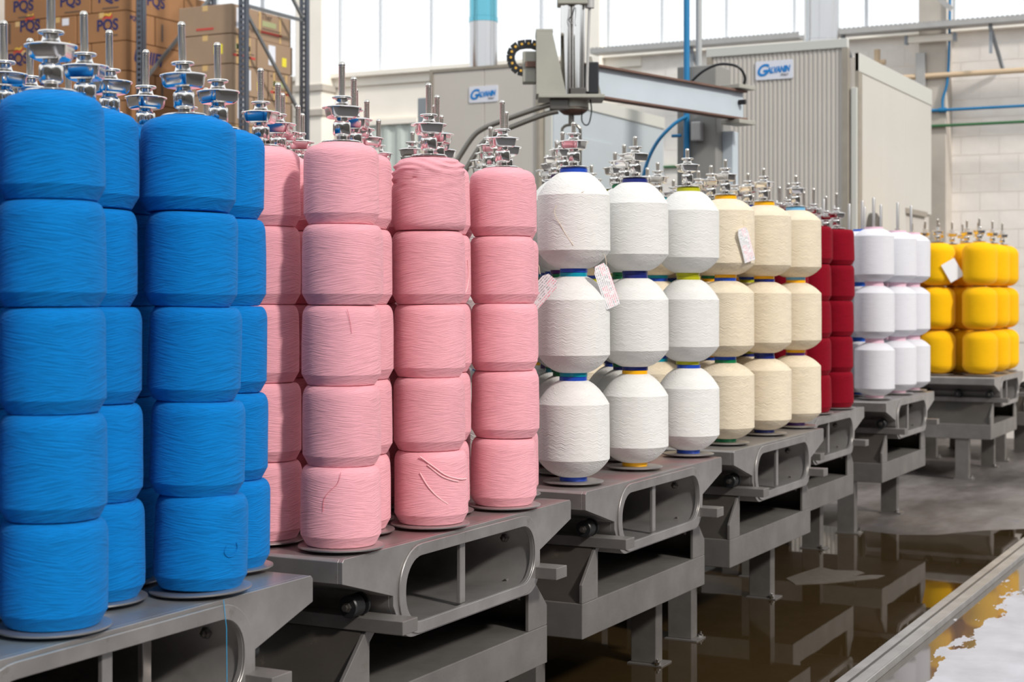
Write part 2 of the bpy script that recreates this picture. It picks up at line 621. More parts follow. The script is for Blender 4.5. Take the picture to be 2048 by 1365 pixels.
for k, d in (('blue', 'blue yarn carrier'), ('pink', 'pink yarn carrier'), ('white', 'white cone carrier next to pink'), ('cream', 'cream cone carrier'),
             ('red', 'dark red yarn carrier'), ('lilac', 'carrier of cool white cones with bare rods'), ('yellow', 'yellow yarn carrier')):
    make_stand(*TABLES[k], 'grey steel roller stand on legs under the ' + d, DEP=(1.72 if k == 'yellow' else 1.95) * S, rear=k not in ('lilac', 'yellow'))
make_stand(22.95, 3.80, 'empty steel roller stand beyond the yellow yarn carrier, at the frame edge', DEP=1.72 * S, rear=False)


# ------------------------------------------------------------------ spindles and bobbins
def cup_shape(t):
    # rounded square
    c, s_ = abs(math.cos(t)), abs(math.sin(t))
    return 1.0 / (c ** 7 + s_ ** 7) ** (1 / 7)


def spindle_meshes(prefix, stack, rod_up, plate_r, cap=True, tip_bare=None):
    """parts of one spindle, origin on the carrier top; stack = top of the bobbin column"""
    P = []
    hub = MB().lathe([(0.03, 0), (0.03, 0.008), (plate_r - 0.004, 0.008), (plate_r, 0.010), (plate_r, 0.013), (plate_r - 0.004, 0.0145), (0.02, 0.0145)], 48)
    P.append(('base_plate', hub.mesh(prefix + '_base_plate', True, 50), M['plate']))
    z = stack
    if cap:
        wsh = MB().lathe([(0.012, z), (0.048, z), (0.052, z + 0.002), (0.052, z + 0.005), (0.048, z + 0.008), (0.022, z + 0.010), (0.012, z + 0.010)], 36)
        P.append(('washer', wsh.mesh(prefix + '_washer', True, 40), M['chrome']))
        cl = MB().lathe([(0.0135, z + 0.010), (0.0135, z + 0.020), (0.020, z + 0.022), (0.0232, z + 0.026), (0.0232, z + 0.052), (0.022, z + 0.056), (0.017, z + 0.060), (0.016, z + 0.066), (0.02, z + 0.068), (0.02, z + 0.070)], 28)
        P.append(('collar', cl.mesh(prefix + '_collar', True, 40), M['chrome']))
        cp = MB().lathe([(0.018, z + 0.066), (0.029, z + 0.066), (0.0335, z + 0.069), (0.0355, z + 0.073), (0.0385, z + 0.0925), (0.018, z + 0.0925)], 48, shape=cup_shape)
        P.append(('square_cup', cp.mesh(prefix + '_square_cup', True, 28), M['chrome']))
        dc = MB().lathe([(0.018, z + 0.0925), (0.044, z + 0.0925), (0.0505, z + 0.0915), (0.0515, z + 0.093), (0.0505, z + 0.095), (0.040, z + 0.0975), (0.021, z + 0.101), (0.018, z + 0.104), (0.0145, z + 0.118), (0.013, z + 0.118)], 36)
        P.append(('cap_disc', dc.mesh(prefix + '_cap_disc', True, 40), M['chrome']))
        fl_ = MB().lathe([(0.0145, z + 0.115), (0.024, z + 0.117), (0.0255, z + 0.119), (0.0255, z + 0.121), (0.024, z + 0.123), (0.009, z + 0.123)], 28)
        P.append(('flange_nut', fl_.mesh(prefix + '_flange_nut', True, 40), M['chrome']))
        zr, r = z + 0.121, 0.0088
        tip = z + 0.123 + rod_up
    else:
        zr, r = z - 0.02, 0.0098
        tip = tip_bare
    prof = [(0.0, 0.0145), (r, 0.0145), (r, zr)]
    if cap:
        pz = 0.0024
        k = zr
        while k < tip - 0.012:
            prof += [(r, k), (r * 0.87, k + pz * 0.5)]
            k += pz
        prof += [(r, k)]
    prof += [(r, tip - 0.008), (r * 0.85, tip - 0.003), (r * 0.5, tip - 0.0005), (0.0005, tip)]
    prof[0] = (0.0005, 0.0145)
    P.append(('rod', MB().lathe(prof, 14).mesh(prefix + '_rod', True, 60), M['rod'] if cap else M['plate']))
    for n, me, mt in P:
        me.materials.append(mt)
    return [(n, me) for n, me, mt in P]


def wob(seed, amp, lo=0.0):
    def f(t, r, z):
        v = noise.noise(Vector((math.cos(t) * 1.4 + seed * 9.1, math.sin(t) * 1.4, z * 9)))
        v2 = noise.noise(Vector((math.cos(t) * 4 + seed * 3.7, math.sin(t) * 4, z * 40 + 5)))
        return r + (amp * v + amp * 0.35 * v2) * min(1, r / 0.08)
    return f


def bobbin_flat(name, R, H, mat, seed, cham=0.024, crown=0.0):
    # tightly pressed parallel package: bottom chamfer, rounded top shoulder
    p = [(0.02, 0.001), (R * 0.83, 0.001), (R * 0.862, 0.003), (R, cham * 1.2), (R, cham * 1.25)]
    for i in range(1, 7):
        z = cham * 1.25 + (H * 0.84 - cham * 1.25) * i / 6
        p.append((R * (1.0 - 0.014 * (i / 6) ** 2), z))
    sh = H * 0.84
    for i in range(1, 7):
        a = PI / 2 * i / 6
        p.append((R * 0.986 - (1 - math.cos(a)) * R * (0.17 + crown * 0.25), sh + math.sin(a) * (H - sh)))
    p += [(R * (0.70 - crown * 0.2), H + crown * 0.01), (0.02, H + crown * 0.018)]
    me = MB().lathe(p, 56, fn=wob(seed, 0.0016)).mesh(name, True, 24)
    me.materials.append(mat)
    return me


def bobbin_fold(name, R, H, mat, seed):
    # the pink package with loosened, folded layers around its shoulder
    p = [(0.02, 0.002), (R * 0.80, 0.0015), (R * 0.93, 0.004), (R * 0.99, 0.018), (R, 0.028)]
    for i in range(1, 15):
        z = 0.028 + (H * 0.80 - 0.028) * i / 14
        p.append((R * (1.0 - 0.01 * i / 14), z))
    sh = H * 0.80
    for i in range(1, 21):
        a = PI / 2 * i / 20
        p.append((R * 0.99 - (1 - math.cos(a)) * R * 0.33, sh + math.sin(a) * (H - sh)))
    p += [(0.02, H + 0.006)]

    def fn(t, r, z):
        zz = z + 0.014 * math.sin(t + 0.6) + 0.006 * math.sin(3 * t + 1)
        f = 0.0
        if z > H * 0.42 and r > R * 0.6:
            k = min(1, (z - H * 0.42) / (H * 0.3))
            f = 0.0042 * k * (math.sin(zz * 330 + 3 * noise.noise(Vector((t, zz * 10, 2)))) * 0.6 + noise.noise(Vector((t * 1.5, zz * 90, seed))) * 1.3)
        return wob(seed, 0.0025)(t, r, z) + f
    me = MB().lathe(p, 72, fn=fn).mesh(name, True, 70)
    me.materials.append(mat)
    return me


def cone_mesh(name, R, H, rt, mat, seed, sh=0.075, bt=0.062, e=0.014, top=(38, 80), bot=(42, 84)):
    # cross-wound package: domed shoulder and undercut base meeting a straight body in a crease
    def arcp(a0, a1, n):
        c0, c1 = math.cos(math.radians(a0)), math.cos(math.radians(a1))
        s0, s1 = math.sin(math.radians(a0)), math.sin(math.radians(a1))
        for i in range(n + 1):
            a = math.radians(a0 + (a1 - a0) * i / n)
            yield (c0 - math.cos(a)) / (c0 - c1), (math.sin(a) - s0) / (s1 - s0)
    z0, z1 = e, H - e
    r2 = rt * 1.10
    p = [(rt * 0.9, z0)]
    p += [(R - (R - r2) * u, z0 + bt - bt * v) for u, v in reversed(list(arcp(bot[0], bot[1], 9)))]
    zb, zt = z0 + bt, z1 - sh
    for i in range(1, 7):
        p.append((R * (1 - 0.006 * i / 6), zb + (zt - zb) * i / 6))
    Rt = R * 0.994
    p += [(Rt - (Rt - r2) * u, zt + sh * v) for u, v in list(arcp(top[0], top[1], 10))[1:]]
    p.append((rt * 0.9, z1))
    me = MB().lathe(p, 56, fn=wob(seed, 0.0009)).mesh(name, True, 21)
    me.materials.append(mat)
    return me


def tube_mesh(name, r, H):
    return MB().lathe([(r * 0.6, 0.0), (r, 0.0005), (r, H - 0.0005), (r * 0.6, H)], 36).mesh(name, True)


CAMDIR = math.atan2(-math.sin(YAW), -math.cos(YAW))          # from a bobbin towards the camera
ORD = ['first', 'second', 'third', 'fourth', 'fifth', 'sixth', 'seventh', 'eighth', 'ninth', 'tenth']
HC = math.cos(YAW)
HS = math.sin(YAW)


def px_of(X, Y):
    z = X * HC + Y * HS
    return 1024 + 3203.72 * (X * HS - Y * HC) / z, z


TUBE_COL = {
    'navy': (0.012, 0.020, 0.16, 1), 'royal': (0.012, 0.06, 0.42, 1), 'teal': (0.0, 0.26, 0.36, 1), 'gold': (0.85, 0.42, 0.002, 1),
    'green': (0.005, 0.17, 0.06, 1), 'lime': (0.42, 0.42, 0.01, 1), 'purple': (0.06, 0.012, 0.13, 1), 'sky': (0.16, 0.42, 0.68, 1),
    'rose': (0.80, 0.52, 0.62, 1), 'cobalt': (0.01, 0.11, 0.55, 1), 'brown': (0.16, 0.035, 0.006, 1)}
TUBE_MAT = {k: mat_plain('tube_' + k, c, 0.3) for k, c in TUBE_COL.items()}

BOB = {}       # (table, row, column, level) -> object


def columns(key, xs_even, xs_odd, y0, dy, rows, n, pitch, meshes, spindles, word, side, kindword, leans=None, tube=None, pick=None, tubes=None, rev=False, base=0.0145, jit=1.0):
    tx, ty = TABLES[key]
    for k in range(rows):
        xs = xs_even if k % 2 == 0 else xs_odd
        vis = []
        for X in xs:
            p, z = px_of(X, ty + y0 + dy * k)
            if p + 0.2 / z * 3203 > -50:
                vis.append(X)
        for X in vis:
            ci = xs.index(X)
            cw = ORD[(len(xs) - 1 - ci) if rev else ci]
            Y = ty + y0 + dy * k
            rnd = random.Random(hash((len(key), key[0], k, ci)) if False else (ord(key[0]) * 1000 + k * 37 + ci * 7))
            ln = (rnd.uniform(-0.006, 0.006), rnd.uniform(-0.006, 0.006))
            if leans and (k, ci) in leans:
                ln = leans[(k, ci)]
            R = Matrix.Rotation(ln[0], 4, 'X') @ Matrix.Rotation(ln[1], 4, 'Y')
            o3 = Vector((X * S, Y * S, TOP))
            sp = empty('spindle', o3, (ln[0], ln[1], 0))
            tag(sp, f'steel spindle of {word}, {ORD[k]} row from aisle, {cw} column from {side}', 'spindle', 'spindles of the ' + word)
            tw = rnd.uniform(0, PI)
            for nm, me in spindles:
                put(nm, me, sp, rot=(0, 0, tw if nm == 'square_cup' else rnd.uniform(0, 6)))
            for i in range(n):
                zz = base + pitch * i
                a = CAMDIR + rnd.uniform(-0.9, 0.9)
                j = Vector((rnd.uniform(-1, 1), rnd.uniform(-1, 1), 0)) * 0.0032 * jit
                loc = o3 + (R @ Vector((j.x, j.y, zz)))
                me = pick(k, ci, i, rnd) if pick else rnd.choice(meshes)
                sc_ = rnd.uniform(0.972, 1.018) if jit == 1.0 else 1.0
                if (key, k, ci, i) == ('pink', 0, 0, 4):
                    sc_ = 0.94
                b = put(kindword.replace(' ', '_'), me, None, loc, (ln[0] + rnd.uniform(-1, 1) * 0.007 * jit, ln[1] + rnd.uniform(-1, 1) * 0.007 * jit, a), (sc_, sc_, 1.0))
                tag(b, f'{word.rsplit(" ", 1)[0]} {kindword.split()[-1]}, {ORD[n - 1 - i] if i < n - 1 else "first"} from top, {ORD[k]} row from aisle, {cw} column from {side}', 'bobbin', word)
                if tube:
                    c = (tubes or {}).get((k, ci, i)) or rnd.choice(['navy', 'royal', 'teal', 'gold', 'green', 'purple', 'lime'])
                    tm = tube[c]
                    put('tube', tm, b)
                BOB[(key, k, ci, i)] = b


# --- blue and pink: pressed parallel packages, five to a spindle
PITCH5 = 0.2052
STK5 = 0.0145 + 5 * PITCH5
sp5 = spindle_meshes('tall', STK5 + 0.004, 0.090, 0.1115)
bl = [bobbin_flat('blue_bobbin', 0.1035, PITCH5, M['blue'], i) for i in range(4)]
pk = [bobbin_flat('pink_bobbin', 0.1035, PITCH5, M['pink'], 10 + i) for i in range(5)]
pk_top = [bobbin_flat('pink_bobbin', 0.1035, PITCH5, M['pink'], 20 + i, crown=0.6) for i in range(2)]
bl_top = [bobbin_flat('blue_bobbin', 0.1035, PITCH5, M['blue'], 24 + i, crown=0.6) for i in range(2)]
pk_fold = bobbin_fold('pink_bobbin', 0.106, PITCH5, M['pink'], 31)
bx = 3.6329
ex = [bx - 0.6986, bx, bx + 0.6986]
columns('blue', ex, [x + 0.390 for x in ex], 0.140, 0.192, 6, 5, PITCH5, bl, sp5, 'blue yarn bobbins', 'pink carrier', 'yarn bobbin',
        leans={(0, 1): (0.0, -0.006), (0, 2): (-0.030, -0.016), (1, 1): (-0.012, -0.012), (1, 2): (-0.018, -0.004)},
        pick=lambda k, c, i, r: r.choice(bl_top) if i == 4 else r.choice(bl), rev=True)
tx = TABLES['pink'][0]
ex = [tx + 0.2048 + 0.6986 * i for i in range(3)]
columns('pink', ex, [x + 0.390 for x in ex], 0.140, 0.192, 7, 5, PITCH5, pk, sp5, 'pink yarn bobbins', 'blue carrier', 'yarn bobbin',
        leans={(0, 0): (0.0, 0.002), (0, 1): (-0.004, 0.0), (0, 2): (-0.004, -0.004)},
        pick=lambda k, c, i, r: (pk_fold if (k, c) == (0, 1) else r.choice(pk_top)) if i == 4 else r.choice(pk))
# --- dark red
rd = [bobbin_flat('red_bobbin', 0.1035, PITCH5, M['red'], 40 + i) for i in range(3)]
tx = TABLES['red'][0]
ex = [tx + 0.2048 + 0.6986 * i for i in range(3)]
columns('red', ex, [x + 0.390 for x in ex], 0.140, 0.192, 6, 5, PITCH5, rd, sp5, 'dark red yarn bobbins', 'cream carrier', 'yarn bobbin')

# --- white and cream cones on coloured tubes, three to a spindle
PITCH3 = 0.3605
STK3 = 0.0145 + 3 * PITCH3
sp3 = spindle_meshes('short', STK3 + 0.001, 0.040, 0.105)
RW = 0.1265
wh = [cone_mesh('white_cone', RW, PITCH3, 0.046, M['white'], 50 + i, sh=0.080, bt=0.062, top=(60, 82), bot=(58, 84)) for i in range(3)]
cr = [cone_mesh('cream_cone', RW, PITCH3, 0.046, M['cream'], 60 + i, sh=0.052, bt=0.050, top=(46, 76), bot=(42, 80)) for i in range(3)]
TUBE3 = {}
for k_, m_ in TUBE_MAT.items():
    me_ = tube_mesh('tube_' + k_, 0.048, PITCH3)
    me_.materials.append(m_)
    TUBE3[k_] = me_
xw = [7.760, 8.600, 9.460]
columns('white', xw, [8.18, 9.03], 0.2, 0.249, 6, 3, PITCH3, wh, sp3, 'white yarn cones', 'pink carrier', 'yarn cone', tube=TUBE3, jit=0.4,
        tubes={(0, 0, 2): 'royal', (0, 0, 1): 'teal', (0, 0, 0): 'royal', (0, 1, 2): 'navy', (0, 1, 1): 'navy', (0, 1, 0): 'gold', (0, 2, 2): 'lime', (0, 2, 1): 'lime', (0, 2, 0): 'royal', (1, 1, 1): 'green', (1, 0, 1): 'green'})
xc = [10.322, 11.154, 11.90]
columns('cream', xc, [10.74, 11.53], 0.2, 0.249, 6, 3, PITCH3, cr, sp3, 'cream yarn cones', 'white carrier', 'yarn cone', tube=TUBE3, jit=0.4,
        tubes={(0, 0, 2): 'gold', (0, 0, 1): 'royal', (0, 0, 0): 'green', (0, 1, 2): 'gold', (0, 1, 1): 'navy', (0, 1, 0): 'navy', (0, 2, 2): 'sky', (0, 2, 1): 'gold', (0, 2, 0): 'purple'})
# --- cool white cones with bare rods
lc = [cone_mesh('cool_white_cone', RW, PITCH3, 0.058, M['lilac'], 70 + i, sh=0.045, bt=0.045, top=(42, 70), bot=(40, 70)) for i in range(3)]
TUBE6 = {}
for k_ in ('rose', 'cobalt'):
    me_ = tube_mesh('tube_wide_' + k_, 0.058, PITCH3)
    me_.materials.append(TUBE_MAT[k_])
    TUBE6[k_] = me_
spb = spindle_meshes('bare', STK3, 0, 0.105, cap=False, tip_bare=1.285)
tx = TABLES['lilac'][0]
xl = [15.53, 16.44, 17.05]
columns('lilac', xl, [15.98, 16.74], 0.2, 0.249, 5, 3, PITCH3, lc, spb, 'cool white yarn cones', 'red carrier', 'yarn cone', tube=TUBE6, jit=0.4,
        tubes={(k, c, i): ('rose' if (k * 3 + c) % 2 == 0 or k == 0 and c < 2 else 'cobalt') for k in range(5) for c in range(3) for i in range(3)})
# --- yellow
PITCHY = 0.364
spy = spindle_meshes('far', 0.0145 + 3 * PITCHY + 0.001, 0.075, 0.13)
ye = [cone_mesh('yellow_cone', 0.141, PITCHY, 0.050, M['yellow'], 80 + i, sh=0.075, bt=0.070, e=0.004, top=(5, 84), bot=(5, 84)) for i in range(3)]
TUBEY = {}
for k_ in ('brown', 'green', 'gold'):
    me_ = tube_mesh('tube_far_' + k_, 0.050, PITCHY + 0.001)
    me_.materials.append(TUBE_MAT[k_])
    TUBEY[k_] = me_
columns('yellow', [20.76, 21.62, 22.28], [20.76 + 0.44, 21.95], 0.24, 0.262, 5, 3, PITCHY, ye, spy, 'yellow yarn bobbins', 'white carrier', 'yarn bobbin', tube=TUBEY, jit=0.4,
        tubes={(k, c, i): ('brown' if k == 2 and i == 2 else 'green' if i == 1 and k == 0 else 'gold') for k in range(6) for c in range(3) for i in range(3)})

# ------------------------------------------------------------------ back wall, windows, pillars
XW = 17.5
M['wall'] = mat_plain('cream_wall_paint', lin(246, 239, 228), 0.75, var=0.04, vscale=2)
M['block'] = mat_plain('painted_block', lin(244, 238, 232), 0.8, var=0.05, vscale=5)
M['dimwall'] = mat_plain('light_dimming_wall_paint', (0.13, 0.12, 0.11, 1), 0.8, var=0.2, vscale=1)  # dark tone picked so the added walls return little light
M['mortar'] = mat_plain('mortar_joint', lin(230, 223, 217), 0.9)
M['concrete'] = mat_plain('pillar_concrete', lin(190, 182, 172), 0.85, var=0.10, vscale=3)
M['mullion'] = mat_plain('window_frame_paint', lin(150, 156, 164), 0.5)
M['mull'] = mat_plain('window_mullion_paint', lin(206, 209, 214), 0.5)
M['trimgrey'] = mat_plain('galvanised_tray', lin(176, 174, 172), 0.45, 0.3, var=0.06)
M['corr'] = mat_plain('shutter_paint', lin(196, 204, 198), 0.6, var=0.05)


def mat_slat():
    t = NT('frosted_louvre')
    out = [n for n in t.t.nodes if n.type == 'OUTPUT_MATERIAL'][0]
    tr = t.n('ShaderNodeBsdfTransparent')
    tl = t.n('ShaderNodeBsdfTranslucent')
    tl.inputs['Color'].default_value = (0.95, 0.97, 1, 1)
    mx = t.n('ShaderNodeMixShader')
    mx.inputs[0].default_value = 0.07
    t.l(tr.outputs[0], mx.inputs[1])
    t.l(tl.outputs[0], mx.inputs[2])
    t.l(mx.outputs[0], out.inputs['Surface'])
    return t.m


M['slat'] = mat_slat()
ZS = 4.40                              # sill height
wall = MB().box(XW + 0.01, XW + 0.3, -9, 20, 0, ZS - 0.06).build('wall_back', M['mortar'])
tag(wall, 'pale factory back wall of painted blocks and panels below the windows', 'wall', kind='structure')
MB().box(XW, XW + 0.3, -9, 20, 6.4, 8.2).build('upper_wall', M['wall'], wall)
# plain rendered stretch behind the shelving
for i, (z0, z1) in enumerate(((0, 1.30), (1.305, 2.55), (2.555, 3.78), (3.785, 4.22), (4.225, ZS - 0.06))):
    for (a, b) in ((7.3, 9.45), (9.455, 12.0), (12.005, 14.5), (14.505, 20.0)):
        MB().box(XW - (0.03 if i == 4 else 0.0), XW + 0.02, a, b, z0, z1).build('wall_panel', M['wall'], wall)
# block courses where the photograph shows them
BLK = MB().box(0, 0.02, 0, 0.394, 0, 0.194).mesh('block')
BLK.materials.append(M['block'])
for r in range(21):
    z = 0.02 + r * 0.2
    off = 0.2 * (r % 2)
    for k in range(-2, 19):
        y = 0.4 * k + off - 0.2
        if 1.6 < y < 5.2 and z > 1.0 or 6.4 < y < 6.95 and z > 1.8:
            put('block', BLK, wall, (XW - 0.010, y, z))
MB().box(XW - 0.005, XW + 0.02, -9, 7.3, 0, ZS - 0.06).build('rendered_base', M['block'], wall)

for nm, bb, lab in (('wall_right_added', (-6, 18, -6.3, -6.0, 0, 5.0), 'unseen dark wall added on the aisle side to dim low light'), ('wall_front_added', (-6.3, -6, -6.3, 20, 0, 5.0), 'unseen dark wall added behind the viewer to dim low light'), ('wall_left_added', (-6, 18, 20, 20.3, 0, 5.0), 'unseen dark wall added beyond the shelving to dim low light')):  # walls added out of view, blocking low light towards the stands
    tag(MB().box(*bb).build(nm, M['dimwall']), lab, 'wall', kind='structure')

wn = 0
for (a, b, mull) in ((12.06, 16.5, (12.85, 13.6, 14.4, 15.2)), (7.98, 11.60, (8.67, 9.45, 10.22, 10.98)), (3.98, 7.77, (4.65, 5.47, 6.28, 7.08)), (-1.0, 3.69, (0.5, 1.3, 2.1, 2.94))):
    wn += 1
    e = empty('window_%d' % wn, (XW, a, ZS))
    tag(e, ['louvred window behind the shelving rack', 'louvred window above the cream panels and duct', 'louvred window above the corrugated dryer panel', 'louvred window above the block wall'][wn - 1], 'window', kind='structure')
    L = b - a
    MB().box(-0.10, 0.30, -0.02, L + 0.02, -0.06, 0.0).build('window_sill', M['wall'], e, bevel=0.004)
    ys = [0.0] + [m - a for m in mull] + [L]
    for y in ys:
        MB().box(0.08, 0.13, y - 0.014, y + 0.014, 0.0, 2.0).build('mullion', M['mull'], e)
    for y0, y1 in zip(ys[:-1], ys[1:]):
        sl = MB().prism([(-0.03, -0.045), (-0.024, -0.047), (0.03, 0.047), (0.024, 0.049)], y0 + 0.03 - (y0 + y1) / 2, y1 - 0.03 - (y0 + y1) / 2, 'y').mesh('louvre_slat')
        sl.materials.append(M['slat'])
        for k in range(12):
            put('louvre_slat', sl, e, (0.105, (y0 + y1) / 2, 0.07 + 0.115 * k))

pillars = ((11.62, 12.04, 0.30, 'pale concrete pillar beside the shelving rack'), (7.77, 7.98, 0.16, 'narrow pillar between the two windows behind the crane'), (3.69, 3.98, 0.30, 'grey concrete pillar behind the right dryer, crossed by pipes'))
for i, (a, b, d, lab) in enumerate(pillars):
    p = MB().box(XW - d, XW, a, b, 0, 6.6).build('trim_%d' % (i + 1), M['wall'] if i < 2 else M['concrete'], bevel=0.01)
    tag(p, lab, 'pillar', kind='structure')
    if i == 0:
        MB().box(XW - d - 0.03, XW, a - 0.03, b + 0.03, 4.16, 4.24).build('collar_band', M['concrete'], p)
        MB().box(XW - d - 0.03, XW, a - 0.03, b + 0.03, 3.84, 3.92).build('collar_band', M['concrete'], p)
cp = MB().box(11.0, 11.3, 11.235, 11.8, 0, 7).build('trim_4', M['concrete'], bevel=0.01)
tag(cp, 'concrete column at the edge of the frame in front of the cartons', 'pillar', kind='structure')

# roller shutter in the wall behind the pink bobbins
sh = empty('door_1', (XW - 0.06, 10.38, 0))
tag(sh, 'grey corrugated door in the wall behind the pink bobbins', 'door', kind='structure')
pts = []
for i in range(21):
    y = i * 0.05
    pts += [(y, 0.0 if i % 4 < 2 else 0.02)]
MB().prism([(d, y) for y, d in [(p[0], p[1]) for p in pts]] + [(0.05, 1.0), (0.05, 0.0)], 0.0, 3.70, 'z').build('corrugated_sheet', M['corr'], sh)
MB().box(-0.03, 0.05, -0.05, 1.05, 3.70, 3.76).build('door_header', M['wall'], sh)

# cable tray along the wall
ct = empty('cable_tray', (XW - 0.55, 0, 4.33))
tag(ct, 'long grey perforated cable tray running along the wall under the windows', 'cable tray')
for a, b in ((-2.0, 4.98), (5.22, 7.72)):
    MB().box(0.0, 0.2, a, b, -0.004, 0.0).build('tray_floor', M['trimgrey'], ct)
    for x in (0.0, 0.2):
        MB().box(x - 0.004, x + 0.004, a, b, 0.0, 0.055).build('tray_side', M['trimgrey'], ct)
    lip = MB()
    y = a
    while y < b:
        lip.box(-0.006, 0.002, y, y + 0.03, 0.055, 0.064)
        y += 0.05
    lo = lip.build('perforated_edge', M['trimgrey'], ct)
    lo['kind'] = 'stuff'
for y in (4.75, 3.2, 6.5):
    MB().bar((0.1, y, -0.004), (0.1, y, -0.30), 0.03, 0.03).build('hanger', M['mullion'], ct)
    MB().bar((0.05, y, -0.02), (0.5, y - 0.05, -0.42), 0.03, 0.04).build('brace', M['mullion'], ct)
tag(MB().bar((XW - 0.45, 4.35, 5.2), (XW - 0.45, 3.6, 4.52), 0.04, 0.05).build('diagonal_strut', M['trimgrey']), 'grey diagonal strut crossing the concrete pillar up to the window', 'strut')

# pipes on the right wall
M['pipe_blue'] = mat_plain('blue_pipe_paint', lin(22, 118, 170), 0.4)
M['pipe_green'] = mat_plain('green_pipe_paint', lin(52, 108, 66), 0.4)
M['pipe_tan'] = mat_plain('tan_pipe_paint', lin(216, 190, 158), 0.5)
M['pipe_grey'] = mat_plain('grey_pipe_paint', lin(170, 172, 172), 0.45)
xp = XW - 0.325
t_ = empty('tan_pipe', (xp, 0, 3.85))
tag(t_, 'tan horizontal pipe crossing the concrete pillar on the block wall', 'pipe')
MB().tube([(0, -2, 0), (0, 4.15, 0)], 0.030, 12).build('pipe_run', M['pipe_tan'], t_, True)
MB().tube([(0, 4.42, -0.3), (0, 4.42, 0.32)], 0.034, 12).build('riser', M['pipe_tan'], t_, True)
MB().lathe([(0.012, -0.03), (0.03, -0.03), (0.03, 0.03), (0.012, 0.03)], 10, (0, 4.36, 0.18), 'y').build('valve', M['pipe_tan'], t_, True)
b_ = empty('compressed_air_pipe', (xp, 0, 3.48))
tag(b_, 'blue air pipe with a vertical branch on the block wall', 'pipe')
MB().tube([(0, -2, 0), (0, 3.95, 0)], 0.016, 10).build('pipe_run', M['pipe_blue'], b_, True)
MB().tube(smooth_path([(0, 3.72, 0), (0, 3.72, 0.12), (0, 3.67, 0.32), (0, 3.65, 0.8), (0, 3.64, 1.9)]), 0.014, 10).build('branch', M['pipe_blue'], b_, True)
MB().lathe([(0.016, -0.04), (0.026, -0.04), (0.026, 0.04), (0.016, 0.04)], 10, (0, 3.72, 0), 'y').build('tee', M['pipe_blue'], b_, True)
tag(MB().tube([(xp, -2, 3.315), (xp, 3.95, 3.315)], 0.016, 10).build('green_pipe', M['pipe_green'], None, True), 'thin green horizontal pipe on the block wall below the blue one', 'pipe')
tag(MB().tube([(XW - 0.035, 6.3, 3.02), (XW - 0.035, 7.4, 3.02)], 0.016, 10).build('green_pipe', M['pipe_green'], None, True), 'short green pipe on the wall gap beside the crane post', 'pipe')
lt = empty('light_fitting', (XW - 0.33, 3.60, 4.24))
tag(lt, 'white strip light fitting mounted across the concrete pillar', 'lamp')
MB().box(-0.06, 0.0, 0.0, 0.48, -0.035, 0.035).build('housing', M['wall'], lt, bevel=0.01)
for y in (-0.03, 0.48):
    MB().box(-0.07, 0.0, y, y + 0.03, -0.045, 0.045).build('end_cap', M['mullion'], lt)
sb = empty('switch_panel', (XW - 0.31, 3.76, 2.85))
tag(sb, 'row of dark switch boxes on the pillar beside the right dryer', 'switch')
for k in range(3):
    MB().box(-0.06, 0.0, 0.16, 0.26, 0.0 + 0.2 * k, 0.14 + 0.2 * k).build('switch_box', M['mullion'], sb, bevel=0.006)
MB().box(-0.05, 0.0, 0.14, 0.24, 0.75, 1.25).build('conduit_box', M['trimgrey'], sb, bevel=0.006)

# ------------------------------------------------------------------ text helper
FACE_X = Matrix(((0, 0, -1, 0), (-1, 0, 0, 0), (0, 1, 0, 0), (0, 0, 0, 1)))     # reads on a face looking towards -x
FACE_Y = Matrix(((1, 0, 0, 0), (0, 0, -1, 0), (0, 1, 0, 0), (0, 0, 0, 1)))      # reads on a face looking towards -y


def text(name, body, size, mat, parent, loc, face, shear=0.0, rotz=0.0, bold=0.0, sx=1.0):
    me = text_mesh(body, size, shear, bold).copy()
    me.name = name
    me.materials.clear()
    me.materials.append(mat)
    o = bpy.data.objects.new(name, me)
    link(o, parent)
    o.matrix_local = Matrix.Translation(loc) @ face @ Matrix.Rotation(rotz, 4, 'Z') @ Matrix.Diagonal((sx, 1, 1, 1))
    return o


# ------------------------------------------------------------------ dryers
M['dryer'] = mat_plain('dryer_panel', lin(194, 188, 180), 0.55, var=0.03, vscale=1.5)
M['dryer_side'] = mat_plain('dryer_side_panel', lin(198, 195, 188), 0.5, var=0.02, vscale=1.5)
M['dryer_cool'] = mat_plain('dryer_cool_panel', lin(178, 186, 192), 0.5, var=0.03, vscale=1.5)
M['dryer_trim'] = mat_plain('dryer_trim', lin(150, 142, 130), 0.5, var=0.08)
M['dryer_edge'] = mat_plain('dryer_edge', lin(196, 196, 190), 0.5)
M['sign'] = mat_plain('sign_white', lin(214, 216, 226), 0.4)
M['logo_blue'] = mat_plain('logo_blue', lin(0, 122, 196), 0.4)
M['logo_grey'] = mat_plain('logo_grey', lin(112, 112, 120), 0.4)


def logo_sign(x, y, z, ww, hh, label):
    e = empty('maker_sign', (x, y, z))
    tag(e, label, 'sign', 'logo signs on the dryers')
    bd = rrect(-ww / 2, ww / 2, -hh / 2, hh / 2, 0.012, 4)
    MB().prism([(a, b) for a, b in bd], -0.008, 0.0, 'x').build('board', M['sign'], e)
    text('logo_capital', 'G', hh * 0.86, M['logo_blue'], e, (-0.010, ww * 0.345, -hh * 0.02), FACE_X, 0.35, 0.0, 0.0045, 0.95)
    text('logo_lettering', 'ALVANIN', hh * 0.44, M['logo_blue'], e, (-0.010, -ww * 0.105, -hh * 0.01), FACE_X, 0.35, 0.05, 0.004, 0.66)
    text('logo_subtitle', 'ITALY', hh * 0.16, M['logo_grey'], e, (-0.010, -ww * 0.27, -hh * 0.29), FACE_X, 0.2, 0.0, 0.001)
    return e


